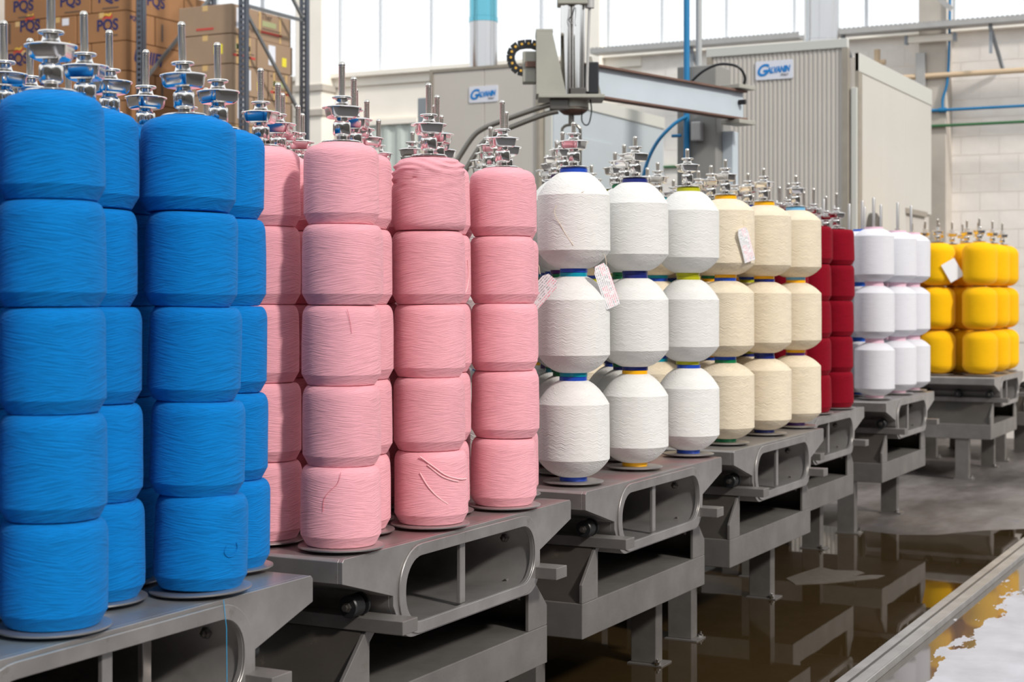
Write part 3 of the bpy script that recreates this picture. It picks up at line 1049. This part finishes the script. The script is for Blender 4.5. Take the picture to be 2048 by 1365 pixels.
XM = 13.6
d1 = empty('dryer_cabin', (XM, 6.56, 0))
tag(d1, 'grey dryer cabin with a small side door behind the crane head', 'dryer', 'dryer cabins')
MB().box(0.0, 2.75, 0.0, 1.5, 0, 3.46).build('cabin_body', M['dryer_cool'], d1, bevel=0.01)
MB().box(-0.10, -0.02, 0.14, 0.70, 0, 3.68).build('front_panel', M['dryer'], d1, bevel=0.006)
MB().box(-0.10, -0.02, 0.702, 1.262, 0, 3.68).build('front_panel', M['dryer'], d1, bevel=0.006)
MB().box(-0.11, -0.01, 0.10, 1.30, 3.68, 3.71).build('top_trim', M['dryer_trim'], d1)
MB().box(-0.115, -0.005, 1.262, 1.295, 0, 3.68).build('edge_trim', M['dryer_trim'], d1)
MB().box(-0.115, -0.005, 0.105, 0.14, 0, 3.68).build('edge_trim', M['dryer_trim'], d1)
MB().box(-0.02, 0.06, 0.02, 0.10, 0, 3.46).build('corner_post', M['dryer_edge'], d1, bevel=0.006)
MB().box(0.28, 1.30, -0.02, 0.0, 0, 3.05).build('door', M['dryer_cool'], d1, bevel=0.004)
MB().box(1.33, 1.37, -0.04, 0.0, 2.1, 2.45).build('door_handle', M['darksteel'], d1, bevel=0.004)
MB().box(0.0, 2.75, -0.015, 0.0, 3.34, 3.46).build('side_fascia', M['dryer_edge'], d1)
logo_sign(XM - 0.10, 7.265, 3.44, 0.31, 0.155, 'white sign with blue lettering on the smooth dryer panel')

d2 = empty('dryer_cabin', (XM, 3.68, 0))
tag(d2, 'dryer cabin with ribbed front panel and cream side wall', 'dryer', 'dryer cabins')
MB().box(0.0, 2.80, 0.012, 1.32, 0, 3.56).build('cabin_body', M['dryer'], d2)
rib = []
n = 30
for i in range(n + 1):
    y = 0.10 + 1.20 * i / n
    rib += [(-0.06, y), (-0.06, y + 0.018), (-0.052, y + 0.022), (-0.052, y + 0.036)]
rib = [(a, min(b, 1.30)) for a, b in rib]
MB().prism(rib + [(-0.02, 1.30), (-0.02, 0.10)], 0.0, 3.66, 'z').build('ribbed_panel', M['dryer'], d2)
MB().box(-0.075, -0.01, 0.06, 1.34, 3.64, 3.72).build('top_trim', M['dryer_edge'], d2, bevel=0.004)
MB().box(-0.075, -0.01, 0.055, 0.105, 0, 3.64).build('edge_trim', M['dryer_trim'], d2)
MB().box(-0.075, -0.01, 1.29, 1.335, 0, 3.64).build('edge_trim', M['dryer_trim'], d2)
MB().box(-0.03, 0.04, -0.012, 0.04, 0, 3.30).build('corner_post', M['dryer_edge'], d2, bevel=0.006)
MB().box(0.0, 0.12, -0.02, 0.012, 0, 3.60).build('corner_strip', M['dryer_trim'], d2)
for a, b, zb in ((0.125, 0.80, 0.0), (0.804, 1.72, 0.0), (1.724, 2.80, 2.33)):
    MB().box(a, b, -0.014, 0.012, zb, 3.44).build('side_panel', M['dryer_side'], d2, bevel=0.004)
MB().box(0.0, 2.80, -0.022, 0.012, 3.44, 3.60).build('side_fascia', M['dryer_edge'], d2, bevel=0.004)
MB().box(1.70, 2.60, -0.02, 0.03, 2.30, 2.35).build('lower_trim', M['dryer_trim'], d2)
fan = MB().lathe([(0.05, 0.0), (0.16, 0.0), (0.16, -0.05), (0.13, -0.07), (0.06, -0.05), (0.02, -0.06)], 24, (0.42, -0.014, 2.08), 'y')
fan.build('fan_housing', M['darksteel'], d2, True)
logo_sign(XM - 0.062, 4.39, 3.49, 0.34, 0.165, 'white sign with blue lettering on the ribbed dryer panel')

M['duct'] = mat_plain('bright_duct', (0.56, 0.55, 0.55, 1), 0.16, 1.0)
M['duct_teal'] = mat_plain('teal_film_duct', (0.16, 0.46, 0.56, 1), 0.15, 1.0)
for (x, y, r, z0, lab, teal) in ((14.6, 7.86, 0.145, 3.46, 'round metal duct with teal upper sleeve above the smooth dryer', True), (14.6, 4.28, 0.16, 3.56, 'shiny round metal duct rising from the ribbed dryer', False)):
    e = empty('exhaust_duct', (x, y, z0))
    tag(e, lab, 'duct', 'exhaust ducts')
    MB().lathe([(r, 0), (r, 0.30), (r + 0.008, 0.305), (r + 0.008, 0.33), (r, 0.335), (r, 0.92)], 40).build('lower_section', M['duct'], e, True)
    MB().lathe([(r + 0.006, 0.88), (r + 0.006, 0.93), (r, 0.935), (r, 2.9)], 40).build('upper_section', M['duct_teal'] if teal else M['duct'], e, True)

# ------------------------------------------------------------------ shelving rack and cartons
M['rack'] = mat_plain('rack_steel', lin(92, 96, 106), 0.45, 0.5, var=0.08)
M['brace'] = mat_plain('brace_steel', lin(112, 114, 116), 0.5, 0.4)
XR = 11.80
rack = empty('pallet_rack', (XR, 8.82, 0))
tag(rack, 'grey perforated steel pallet rack holding cardboard cartons', 'shelf')


def post(px, py, name='upright'):
    b = MB()
    wd, dp = 0.075, 0.06
    b.box(px - dp / 2, px + dp / 2, py - wd / 2, py - wd / 2 + 0.004, 0, 6.5)
    b.box(px - dp / 2, px + dp / 2, py + wd / 2 - 0.004, py + wd / 2, 0, 6.5)
    b.box(px - dp / 2, px - dp / 2 + 0.003, py - wd / 2, py - 0.018, 0, 6.5)
    b.box(px - dp / 2, px - dp / 2 + 0.003, py + 0.018, py + wd / 2, 0, 6.5)
    z = 0.0
    while z < 6.5:
        b.box(px - dp / 2, px - dp / 2 + 0.003, py - 0.018, py + 0.018, z, z + 0.024)
        z += 0.05
    b.build(name, M['rack'], rack)


for y0, dx in ((0.0, 0.96), (1.19, 1.06), (3.4, 1.06)):
    post(0.0, y0)
    post(dx, y0)
    if y0 < 0.5:
        dg_ = [(0.3, 1.25), (2.2, 1.28), (2.22, 3.18), (4.10, 3.20), (5.05, 4.16), (5.1, 6.0)]
        hz_ = [4.15, 0.25, 6.1]
    else:
        dg_ = [(0.6, 1.55), (2.55, 1.6), (2.55, 3.50), (3.52, 4.49), (5.45, 4.52)]
        hz_ = [0.5, 5.6]
    for a, b in dg_:
        MB().bar((0.02, y0, a), (dx - 0.02, y0, b), 0.02, 0.03).build('diagonal_brace', M['brace'], rack)
    for a in hz_:
        MB().bar((0.02, y0, a), (dx - 0.02, y0, a), 0.02, 0.03).build('cross_brace', M['brace'], rack)
for z in (1.4, 2.98):
    for a, b in ((0.0, 1.19), (1.19, 3.4)):
        for x in (0.0, 0.96):
            MB().box(x - 0.02, x + 0.02, a + 0.04, b - 0.04, z - 0.1, z).build('shelf_beam', M['rack'], rack, bevel=0.004)
        MB().box(-0.05, 1.2, a + 0.10, b - 0.06, z, z + 0.02).build('shelf_deck', M['brace'], rack)

M['carton'] = mat_plain('carton_brown', lin(156, 112, 74), 0.8, var=0.05, vscale=4)
M['carton_tan'] = mat_plain('carton_tan', lin(160, 134, 110), 0.8, var=0.05, vscale=4)
M['ink_navy'] = mat_plain('ink_navy', lin(30, 36, 92), 0.7)
M['ink_red'] = mat_plain('ink_red', lin(196, 70, 60), 0.7)
M['ink_yellow'] = mat_plain('ink_yellow', lin(226, 186, 70), 0.7)
M['ink_dark'] = mat_plain('ink_dark', lin(92, 76, 66), 0.7)
M['ink_green'] = mat_plain('ink_green', lin(168, 172, 128), 0.7)
M['sticker'] = mat_plain('sticker_white', lin(226, 228, 236), 0.5)
M['sticker_yellow'] = mat_plain('sticker_yellow', lin(236, 220, 60), 0.5)
M['tape'] = mat_plain('tape_tan', lin(208, 172, 112), 0.35)


def carton(x0, x1, y0, y1, z0, z1, mat, label, prints=()):
    e = empty('cardboard_carton', ((x0 + x1) / 2, (y0 + y1) / 2, z0))
    tag(e, label, 'box', 'cartons on the pallet rack')
    dx, dy, h = (x1 - x0) / 2 - 0.004, (y1 - y0) / 2 - 0.004, z1 - z0 - 0.006
    MB().box(-dx, dx, -dy, dy, 0, h).build('carton_body', mat, e, bevel=0.006)
    MB().box(-dx - 0.001, dx + 0.001, -0.03, 0.03, h - 0.05, h + 0.001).build('tape', M['tape'], e)
    for pr in prints:
        k, f, u, v = pr[:4]                    # kind, face, position across (0..1 from image left), height (0..1)
        if f == 'x':
            loc, fm, wd = Vector((-dx - 0.0015, dy - 2 * dy * u, h * v)), FACE_X, 2 * dy
        else:
            loc, fm, wd = Vector((-dx + 2 * dx * u, -dy - 0.0015, h * v)), FACE_Y, 2 * dx
        if k == 'pqs':
            text('printed_logo', 'PQS', 0.15, M['ink_navy'], e, loc, fm, 0, 0, 0.004)
            p2 = loc + Vector((0, 0, 0.085))
            text('printed_swoosh', '~', 0.20, M['ink_red'], e, p2, fm, 0, 0.1, 0.006)
            text('printed_swoosh', '~', 0.16, M['ink_yellow'], e, p2 + Vector((0, 0, 0.02)), fm, 0, 0.1, 0.005)
        elif k == 'small':
            text('printed_logo', 'PQS', 0.06, M['ink_navy'], e, loc, fm, 0, 0, 0.002)
        elif k == 'unifi':
            text('printed_name', 'UNIFI', 0.17, M['ink_navy'], e, loc, fm, 0.25, 0, 0.006)
        elif k == 'ther':
            text('printed_name', '\u2022 Ther', 0.085, M['ink_dark'], e, loc, fm, 0, 0, 0.001)
        elif k in ('label', 'yellow', 'green', 'red', 'dark', 'strap'):
            ww, hh = pr[4], pr[5]
            mt = {'label': 'sticker', 'yellow': 'sticker_yellow', 'green': 'ink_green', 'red': 'ink_red', 'dark': 'ink_dark', 'strap': 'tape'}[k]
            b = MB()
            if f == 'x':
                b.box(-0.001, 0.0, -ww / 2, ww / 2, -hh / 2, hh / 2)
            else:
                b.box(-ww / 2, ww / 2, -0.001, 0.0, -hh / 2, hh / 2)
            o = b.build({'label': 'shipping_label', 'yellow': 'yellow_sticker', 'green': 'printed_band', 'red': 'printed_line', 'dark': 'printed_line', 'strap': 'strap'}[k], M[mt], e)
            o.location = loc
    return e


Z0, C = 3.0, 0.287
zc = [3.0 + 0.0, 3.085, 3.085 + C, 3.085 + 2 * C, 3.085 + 3 * C, 3.085 + 4 * C, 3.085 + 5 * C]
MB_p = MB()
pal = empty('wooden_pallet', (12.45, 11.0, 3.0))
tag(pal, 'wooden pallet under the stacked brown cartons', 'pallet')
M['wood'] = mat_plain('pallet_wood', lin(170, 140, 104), 0.8, var=0.12)
for i in range(5):
    MB().box(-0.6, 0.6, -0.75 + i * 0.35, -0.65 + i * 0.35, 0.02, 0.085).build('runner', M['wood'], pal)
XF, XB = 11.86, 13.06
r1 = [(10.24, 10.86), (10.865, 11.35), (11.355, 11.9)]
names = ['lowest', 'second', 'third', 'fourth', 'top']
for k in range(5):
    z0, z1 = zc[k + 1], zc[k + 1] + C
    if k % 2 == 0:
        yy = [(10.24, 10.68), (10.685, 11.2), (11.205, 11.9)]
    else:
        yy = r1
    for c, (a, b) in enumerate(yy):
        xsplit = 12.28 if k % 2 else 12.72
        pr = []
        if k == 3 and c == 0:
            pr = [('pqs', 'x', 0.62, 0.55), ('dark', 'x', 0.10, 0.5, 0.03, 0.18), ('dark', 'x', 0.7, 0.2, 0.16, 0.012), ('small', 'y', 0.25, 0.78)]
        elif k == 4:
            pr = [('pqs', 'x', 0.5, 0.5), ('dark', 'x', 0.55, 0.12, 0.2, 0.012), ('pqs', 'y', 0.5, 0.5)]
        elif k == 3 and c == 1:
            pr = [('label', 'x', 0.72, 0.82, 0.085, 0.07), ('small', 'x', 0.35, 0.4)]
        elif k == 3 and c == 2:
            pr = [('pqs', 'x', 0.8, 0.8), ('dark', 'x', 0.3, 0.6, 0.03, 0.2)]
        elif k == 2 and c == 0:
            pr = [('unifi', 'y', 0.36, 0.52), ('dark', 'x', 0.5, 0.8, 0.05, 0.03)]
        elif k == 2:
            pr = [('pqs', 'x', 0.4, 0.7)]
        elif k == 1:
            pr = [('pqs', 'x', 0.3, 0.6), ('label', 'x', 0.75, 0.4, 0.09, 0.08)]
        pos = ['beside the rack post', 'in the middle', 'beside the concrete column'][c]
        carton(XF, xsplit, a, b, z0, z1, M['carton'], f'brown carton, front of the pallet stack, {names[k]} layer, {pos}', pr)
    # the depth behind, seen on the side facing the aisle
    xsplit = 12.28 if k % 2 else 12.72
    pr = [('pqs', 'y', 0.62, 0.5), ('dark', 'y', 0.12, 0.5, 0.03, 0.17), ('dark', 'y', 0.7, 0.16, 0.18, 0.012)] if k % 2 else [('dark', 'y', 0.5, 0.5, 0.02, 0.1)]
    if k == 4:
        pr = [('small', 'y', 0.6, 0.4)]
    carton(xsplit + 0.01, XB, 10.24, 11.0, z0, z1, M['carton'], f'brown carton, rear of the pallet stack side, {names[k]} layer', pr)

pal2 = empty('wooden_pallet', (12.35, 9.5, 3.0))
tag(pal2, 'wooden pallet under the stacked greyish cartons with yellow straps', 'pallet')
for i in range(4):
    MB().box(-0.5, 0.5, -0.5 + i * 0.32, -0.4 + i * 0.32, 0.02, 0.085).build('runner', M['wood'], pal2)
C2 = 0.277
strip = lambda: [('strap', 'y', 0.22, 0.5, 0.025, 0.26), ('strap', 'y', 0.72, 0.5, 0.025, 0.26), ('green', 'y', 0.45, 0.6, 0.22, 0.05), ('red', 'y', 0.5, 0.3, 0.34, 0.022), ('dark', 'y', 0.5, 0.42, 0.3, 0.008)]
tagp = lambda u=0.5: [('label', 'y', u, 0.55, 0.11, 0.19), ('yellow', 'y', min(0.85, u + 0.35), 0.4, 0.07, 0.085)]
for k in range(4):
    z0, z1 = 3.09 + C2 * k, 3.09 + C2 * (k + 1)
    sp = (12.20, 12.42, 12.24, 12.16)[k]
    if k == 3:
        z0b = z0
    fr = strip() if k == 2 else tagp(0.42)
    fr += [('yellow', 'x', 0.75, 0.5, 0.10, 0.09)] if k == 2 else []
    fr += [('red', 'x', 0.5, 0.2, 0.2, 0.02)] if k in (1, 3) else []
    carton(XF, sp, 9.0, 9.62, z0, z1, M['carton_tan'], f'greyish carton at the stack corner behind the rack post, {names[k]} layer', fr)
    bk = tagp(0.4) if k == 2 else strip() + ([('ther', 'y', 0.35, 0.84)] if k in (1, 3) else [])
    carton(sp + 0.012, 12.83, 9.0 - (0.0 if k != 3 else -0.02), 9.62, z0, z1, M['carton_tan'], f'strapped greyish carton behind the diagonal brace, {names[k]} layer', bk)

# ------------------------------------------------------------------ jib crane
M['crane'] = mat_plain('crane_grey_paint', lin(160, 158, 148), 0.5, var=0.06, vscale=6)
M['crane_arm'] = mat_plain('crane_arm_paint', lin(186, 196, 204), 0.5, var=0.04, vscale=3)
M['rust'] = mat_plain('rusty_flange', lin(112, 84, 72), 0.7, var=0.15)
M['post'] = mat_plain('crane_post_paint', lin(138, 136, 132), 0.5, var=0.06, vscale=3)
M['black'] = mat_plain('black_plastic', (0.012, 0.013, 0.016, 1), 0.4)
M['pin'] = mat_plain('yellow_pin', lin(220, 170, 60), 0.5)
M['pipe_dark'] = mat_plain('grey_tube', lin(120, 116, 110), 0.35, 0.7)
cr_ = empty('jib_crane', (11.05, 4.12, 0))
tag(cr_, 'grey jib crane with cylinder head, hook and swing arm behind the carriers', 'crane')


def cw_(x, y, z):
    return Vector((x - 11.05, y - 4.12, z))


MB().box(-0.15, 0.15, -0.15, 0.15, 0, 3.17).build('post', M['post'], cr_, bevel=0.008)
MB().box(-0.02, 0.10, -0.23, -0.15, 0, 2.70).build('hinge_flange', M['crane_arm'], cr_, bevel=0.004)
HINGE = Vector((10.98, 3.80, 2.87))
HEAD = Vector((9.1, 4.26, 2.87))
ad = (HINGE - HEAD).normalized()
a0 = HEAD + ad * 0.10
MB().bar(a0 - cr_.location, HINGE - cr_.location, 0.012, 0.185).build('arm_web', M['crane_arm'], cr_)
for s_ in (1, -1):
    MB().bar(a0 + Vector((0, 0, 0.098 * s_)) - cr_.location, HINGE + Vector((0, 0, 0.098 * s_)) - cr_.location, 0.09, 0.012).build('arm_flange', M['rust'], cr_)
    MB().bar(HINGE - ad * 0.16 + Vector((0, 0, 0.125 * s_)) - cr_.location, HINGE + ad * 0.05 + Vector((0, 0, 0.125 * s_)) - cr_.location, 0.16, 0.03).build('hinge_plate', M['crane'], cr_, bevel=0.004)
e_ = HINGE + ad * 0.0 - cr_.location
MB().lathe([(0.008, -0.06), (0.018, -0.06), (0.018, -0.01), (0.008, -0.01)], 10, tuple(e_ - ad * 0.06 + Vector((0, 0, 0.02))), 'y').build('bolt', M['black'], cr_, True)
MB().tube([p - cr_.location for p in smooth_path([Vector((10.75, 4.14, 3.0)), Vector((10.75, 4.02, 3.10)), Vector((10.78, 3.90, 3.15)), Vector((10.82, 3.78, 3.13)), Vector((10.86, 3.74, 3.06)), Vector((10.88, 3.76, 2.99))])], 0.010, 8).build('cable', M['black'], cr_, True)
MB().box(-0.22, -0.15, -0.06, 0.02, 2.62, 2.76).build('control_box', M['trimgrey'], cr_, bevel=0.01)
MB().tube([(-0.19, 0.06, 2.05), (-0.19, 0.06, 5.2)], 0.022, 12).build('blue_riser', M['pipe_blue'], cr_, True)
MB().tube([(-0.10, 0.0, 3.17), (-0.10, 0.0, 5.2)], 0.022, 12).build('grey_riser', M['pipe_grey'], cr_, True)
MB().tube([p - cr_.location for p in smooth_path([Vector((10.84, 4.17, 2.80)), Vector((10.80, 4.26, 2.74)), Vector((10.76, 4.38, 2.60)), Vector((10.74, 4.46, 2.40)), Vector((10.74, 4.50, 2.10))])], 0.013, 8).build('blue_hose', M['pipe_blue'], cr_, True)
MB().tube([p - cr_.location for p in [Vector((10.80, 4.27, 2.66)), Vector((10.80, 4.20, 2.66))]], 0.012, 8).build('hose_bracket', M['pipe_blue'], cr_, True)

RZ = math.atan2(-HC, HS)               # head faces the aisle
hm = Matrix.Translation(Vector((9.1, 4.26, 0)) - cr_.location) @ Matrix.Rotation(RZ, 4, 'Z')


def headpart(mb, name, mat, smooth=False, bevel=0.0, ang=35):
    o = mb.build(name, mat, cr_, smooth, ang, bevel)
    o.matrix_local = hm
    return o


headpart(MB().box(-0.22, 0.19, -0.15, 0.15, 2.730, 2.752), 'head_plate', M['crane'], bevel=0.003)
gus = [(-0.234, 2.752), (-0.047, 2.752), (-0.135, 3.14), (-0.234, 3.14)]
headpart(MB().prism(gus, -0.14, -0.125), 'gusset', M['crane'], bevel=0.003)
headpart(MB().prism(gus, 0.125, 0.14), 'gusset', M['crane'], bevel=0.003)
headpart(MB().box(-0.234, -0.222, -0.125, 0.125, 2.752, 3.14), 'back_plate', M['crane'])
headpart(MB().box(-0.236, -0.13, -0.14, 0.14, 3.14, 3.155), 'cover_plate', M['crane'])
headpart(MB().prism([(0.10, 2.752), (0.19, 2.752), (0.12, 3.02), (0.10, 3.02)], 0.10, 0.115), 'gusset', M['crane'])
headpart(MB().box(0.09, 0.16, -0.02, 0.10, 2.77, 2.97), 'valve_block', M['black'], bevel=0.008)
headpart(MB().lathe([(0.034, 2.752), (0.034, 3.33)], 28, (-0.046, -0.03, 0)), 'cylinder', M['chrome'], True)
headpart(MB().lathe([(0.042, 2.80), (0.042, 3.33)], 28, (0.030, -0.03, 0)), 'cylinder', M['chrome'], True)
headpart(MB().box(-0.02, 0.075, -0.07, 0.02, 2.752, 2.80), 'cylinder_foot', M['darksteel'], bevel=0.003)
headpart(MB().box(-0.10, 0.085, -0.09, 0.06, 3.32, 3.52), 'top_block', M['crane'], bevel=0.006)
headpart(MB().lathe([(0.028, 3.30), (0.028, 3.5)], 16, (0.102, -0.05, 0)), 'motor', M['trimgrey'], True)
headpart(MB().tube([(0.10, -0.05, 3.30), (0.092, -0.05, 3.1), (0.085, -0.05, 2.85), (0.085, -0.05, 2.78)], 0.009, 8), 'hose', M['trimgrey'], True)
headpart(MB().tube(smooth_path([(0.005, -0.075, 3.30), (-0.01, -0.085, 3.25), (-0.03, -0.085, 3.22), (-0.005, -0.085, 3.19)]), 0.004, 6), 'wire', M['black'], True)
headpart(MB().box(-0.318, -0.234, -0.06, 0.06, 2.836, 3.03), 'motor_box', M['crane'], bevel=0.006)
headpart(MB().box(-0.30, -0.22, -0.075, -0.06, 2.93, 2.965), 'clamp', M['rust'])
ch = [(-0.225, 3.065), (-0.26, 3.078), (-0.30, 3.078), (-0.345, 3.07), (-0.378, 3.045), (-0.392, 3.01), (-0.390, 2.972), (-0.374, 2.938), (-0.345, 2.912), (-0.312, 2.905)]
for i in range(len(ch) - 1):
    p, q = ch[i], ch[i + 1]
    headpart(MB().bar((p[0], -0.03, p[1]), (q[0], -0.03, q[1]), 0.05, 0.052, (0, 0, 1) if abs(p[0] - q[0]) > 0.01 else (1, 0, 0)), 'chain_link', M['black'], bevel=0.003)
    c = ((p[0] + q[0]) / 2, -0.056, (p[1] + q[1]) / 2)
    headpart(MB().lathe([(0.001, 0.0), (0.008, 0.0), (0.008, -0.004), (0.001, -0.005)], 10, c, 'y'), 'chain_pin', M['pin'])
headpart(MB().lathe([(0.03, 2.66), (0.085, 2.662), (0.097, 2.672), (0.097, 2.70), (0.092, 2.73), (0.03, 2.73)], 32), 'turntable', M['crane'], True)
headpart(MB().lathe([(0.03, 2.64), (0.06, 2.642), (0.085, 2.660), (0.097, 2.674), (0.097, 2.682), (0.09, 2.684)], 32), 'turntable_ring', M['rust'], True)
headpart(MB().lathe([(0.018, 2.57), (0.018, 2.65)], 14, (-0.012, 0, 0)), 'hook_stem', M['pipe_dark'], True)
headpart(MB().tube(smooth_path([(-0.07, 0, 2.28), (-0.07, 0, 2.52), (-0.062, 0, 2.56), (-0.035, 0, 2.575), (0.012, 0, 2.575), (0.036, 0, 2.56), (0.045, 0, 2.52), (0.045, 0, 2.28)], 5), 0.009, 8), 'hook_frame', M['pipe_dark'], True)
headpart(MB().tube([(-0.07, 0, 2.28), (0.045, 0, 2.28)], 0.009, 8), 'hook_bar', M['pipe_dark'], True)
headpart(MB().tube(smooth_path([(0.105, -0.05, 2.73), (0.112, -0.05, 2.66), (0.098, -0.05, 2.585), (0.075, -0.05, 2.57), (0.052, -0.05, 2.60), (0.055, -0.05, 2.67)], 6), 0.005, 6), 'hose_loop', M['black'], True)
pz = lambda px, py: ((px - 1145) * 0.00312, -0.08, EYE + (595 - py) * 0.00312)
for nm, pts in (('upper', [(1112, 209), (1080, 216), (1000, 244), (962, 260), (940, 280), (905, 335), (880, 378)]), ('lower', [(1114, 224), (1085, 231), (1020, 256), (980, 274), (955, 300), (925, 350), (905, 385)])):
    headpart(MB().tube(smooth_path([pz(*q) for q in pts], 5), 0.0165, 12), 'steering_handle', M['pipe_dark'], True)
headpart(MB().box(-0.15, -0.03, -0.10, -0.05, 2.66, 2.73), 'handle_clamp', M['darksteel'], bevel=0.006)

# ------------------------------------------------------------------ paper tags, loose threads
def mat_tag():
    t = NT('printed_paper')
    tc = t.n('ShaderNodeTexCoord')
    sx = t.n('ShaderNodeSeparateXYZ')
    t.l(tc.outputs['Object'], sx.inputs[0])
    row = t.math('FRACT', t.math('MULTIPLY', sx.outputs[0], 130.0))
    rm = t.math('GREATER_THAN', row, 0.55)
    mp = t.mapped((40, 1, 330))
    w1 = t.math('GREATER_THAN', t.noise(mp, 1.0, 1), 0.48)
    ink = t.math('MULTIPLY', rm, w1)
    cid = t.math('GREATER_THAN', t.noise(t.mapped((60, 1, 14)), 1.0, 0), 0.5)
    c = t.mix(cid, (0.20, 0.20, 0.22, 1), (0.75, 0.18, 0.25, 1))
    t.l(t.mix(t.math('MULTIPLY', ink, 0.75), (0.80, 0.79, 0.80, 1), c), t.p.inputs['Base Color'])
    t.p.inputs['Roughness'].default_value = 0.7
    return t.m


M['tag'] = mat_tag()
M['tagplain'] = mat_plain('plain_paper', (0.80, 0.79, 0.80, 1), 0.7)
M['string'] = mat_plain('tag_string', (0.75, 0.62, 0.45, 1), 0.8)


def paper_tag(pos, ww, hh, roll, yaw, label, plain=False):
    e = empty('paper_tag', pos, (0, 0, 0))
    tag(e, label, 'tag', 'paper tags on the yarn')
    pl = [(-ww / 2, -hh / 2), (ww / 2, -hh / 2), (ww / 2, hh * 0.36), (ww * 0.32, hh / 2), (-ww * 0.32, hh / 2), (-ww / 2, hh * 0.36)]
    if plain:
        pl = rrect(-ww / 2, ww / 2, -hh / 2, hh / 2, 0.006, 3)
    o = MB().prism(pl, -0.0006, 0.0006, 'y').build('paper', M['tagplain'] if plain else M['tag'], e)
    o.matrix_local = Matrix.Rotation(yaw, 4, 'Z') @ Matrix.Rotation(roll, 4, 'Y')
    s = MB().tube([(0, 0, hh * 0.46), (0.002, 0.004, hh * 0.5 + 0.02), (0.0, 0.012, hh * 0.5 + 0.035)], 0.0009, 5).build('string', M['string'], e)
    s.matrix_local = o.matrix_local
    return e


def at(px, py, zc_):
    z = zc_
    u = (px - 1024) / 3203.72 * z
    return Vector((z * HC + u * HS, z * HS - u * HC, EYE + (595.04 - py) * z / 3203.72))


paper_tag(at(1213, 572, 5.50), 0.060, 0.155, -0.38, RZ + 0.5, 'printed paper tag hanging between the two nearest white cones')
paper_tag(at(1080, 586, 5.34), 0.062, 0.135, 0.72, RZ - 0.2, 'printed paper tag half hidden behind the pink bobbins')
paper_tag(at(1492, 490, 6.945), 0.058, 0.15, -0.30, RZ + 0.5, 'printed paper tag on the nearest cream cone')
paper_tag(at(1905, 541, 13.19), 0.125, 0.165, -0.52, RZ, 'plain white paper tag on a yellow bobbin', plain=True)


def thread(key, pts, r, mat, R):
    """loose strand lying on a bobbin; pts = (angle, height) in world directions"""
    b = BOB[key]
    az = b.rotation_euler.z
    path = [(R * math.cos(a - az), R * math.sin(a - az), z) for a, z in pts]
    MB().tube(smooth_path(path, 6), r, 6).build('loose_thread', mat, b, True)


VA = -PI / 2 - (PI / 2 - YAW) * 0 - 0.0
CAMDIR = math.atan2(-HS, -HC)          # direction from a bobbin towards the camera
M['strand'] = mat_plain('pale_pink_strand', (0.86, 0.48, 0.50, 1), 0.85)
M['redthread'] = mat_plain('red_thread', (0.66, 0.10, 0.13, 1), 0.8)
M['cyanthread'] = mat_plain('blue_thread', (0.02, 0.30, 0.55, 1), 0.7)
A = CAMDIR
thread(('pink', 0, 1, 0), [(A - 0.25, 0.195), (A + 0.10, 0.168), (A + 0.45, 0.142), (A + 0.9, 0.128), (A + 1.25, 0.126)], 0.0022, M['strand'], 0.1045)
thread(('pink', 0, 1, 0), [(A - 0.05, 0.172), (A + 0.3, 0.142), (A + 0.6, 0.128), (A + 0.85, 0.122)], 0.0020, M['strand'], 0.1045)
thread(('pink', 0, 1, 0), [(A - 0.25, 0.150), (A - 0.05, 0.115), (A + 0.2, 0.085), (A + 0.5, 0.062)], 0.0020, M['strand'], 0.1042)
thread(('pink', 0, 0, 0), [(A + 0.10, 0.196), (A + 0.02, 0.168), (A - 0.2, 0.145), (A - 0.32, 0.125), (A - 0.34, 0.095)], 0.0005, M['redthread'], 0.1048)
thread(('pink', 0, 0, 2), [(A + 0.25, 0.196), (A + 0.32, 0.165), (A + 0.36, 0.135)], 0.0005, M['redthread'], 0.1048)
thread(('pink', 1, 1, 3), [(A + 1.15, 0.13), (A + 1.2, 0.08), (A + 1.05, 0.04), (A + 0.85, 0.022)], 0.0022, M['strand'], 0.1045)
thread(('white', 0, 0, 2), [(A + 0.25, 0.275), (A - 0.55, 0.22), (A - 0.35, 0.15), (A - 0.05, 0.09)], 0.0009, M['string'], 0.1275)
thread(('blue', 0, 2, 0), [(A + 0.75, 0.10), (A + 0.7, 0.085), (A + 0.8, 0.075), (A + 0.95, 0.078), (A + 1.05, 0.09), (A + 1.02, 0.104)], 0.0012, M['blue'], 0.1045)
hp = Vector((TABLES['blue'][0] * S + 1.60 * S, TABLES['blue'][1] * S - 0.008, TOP))
ht = MB().tube([hp + Vector((-0.06, 0, 0.002)), hp + Vector((-0.055, -0.004, -0.06)), hp + Vector((-0.05, -0.002, -0.23))], 0.0009, 5).build('hanging_thread', M['cyanthread'])
tag(ht, 'thin blue thread hanging over the opening of the blue yarn carrier', 'thread')
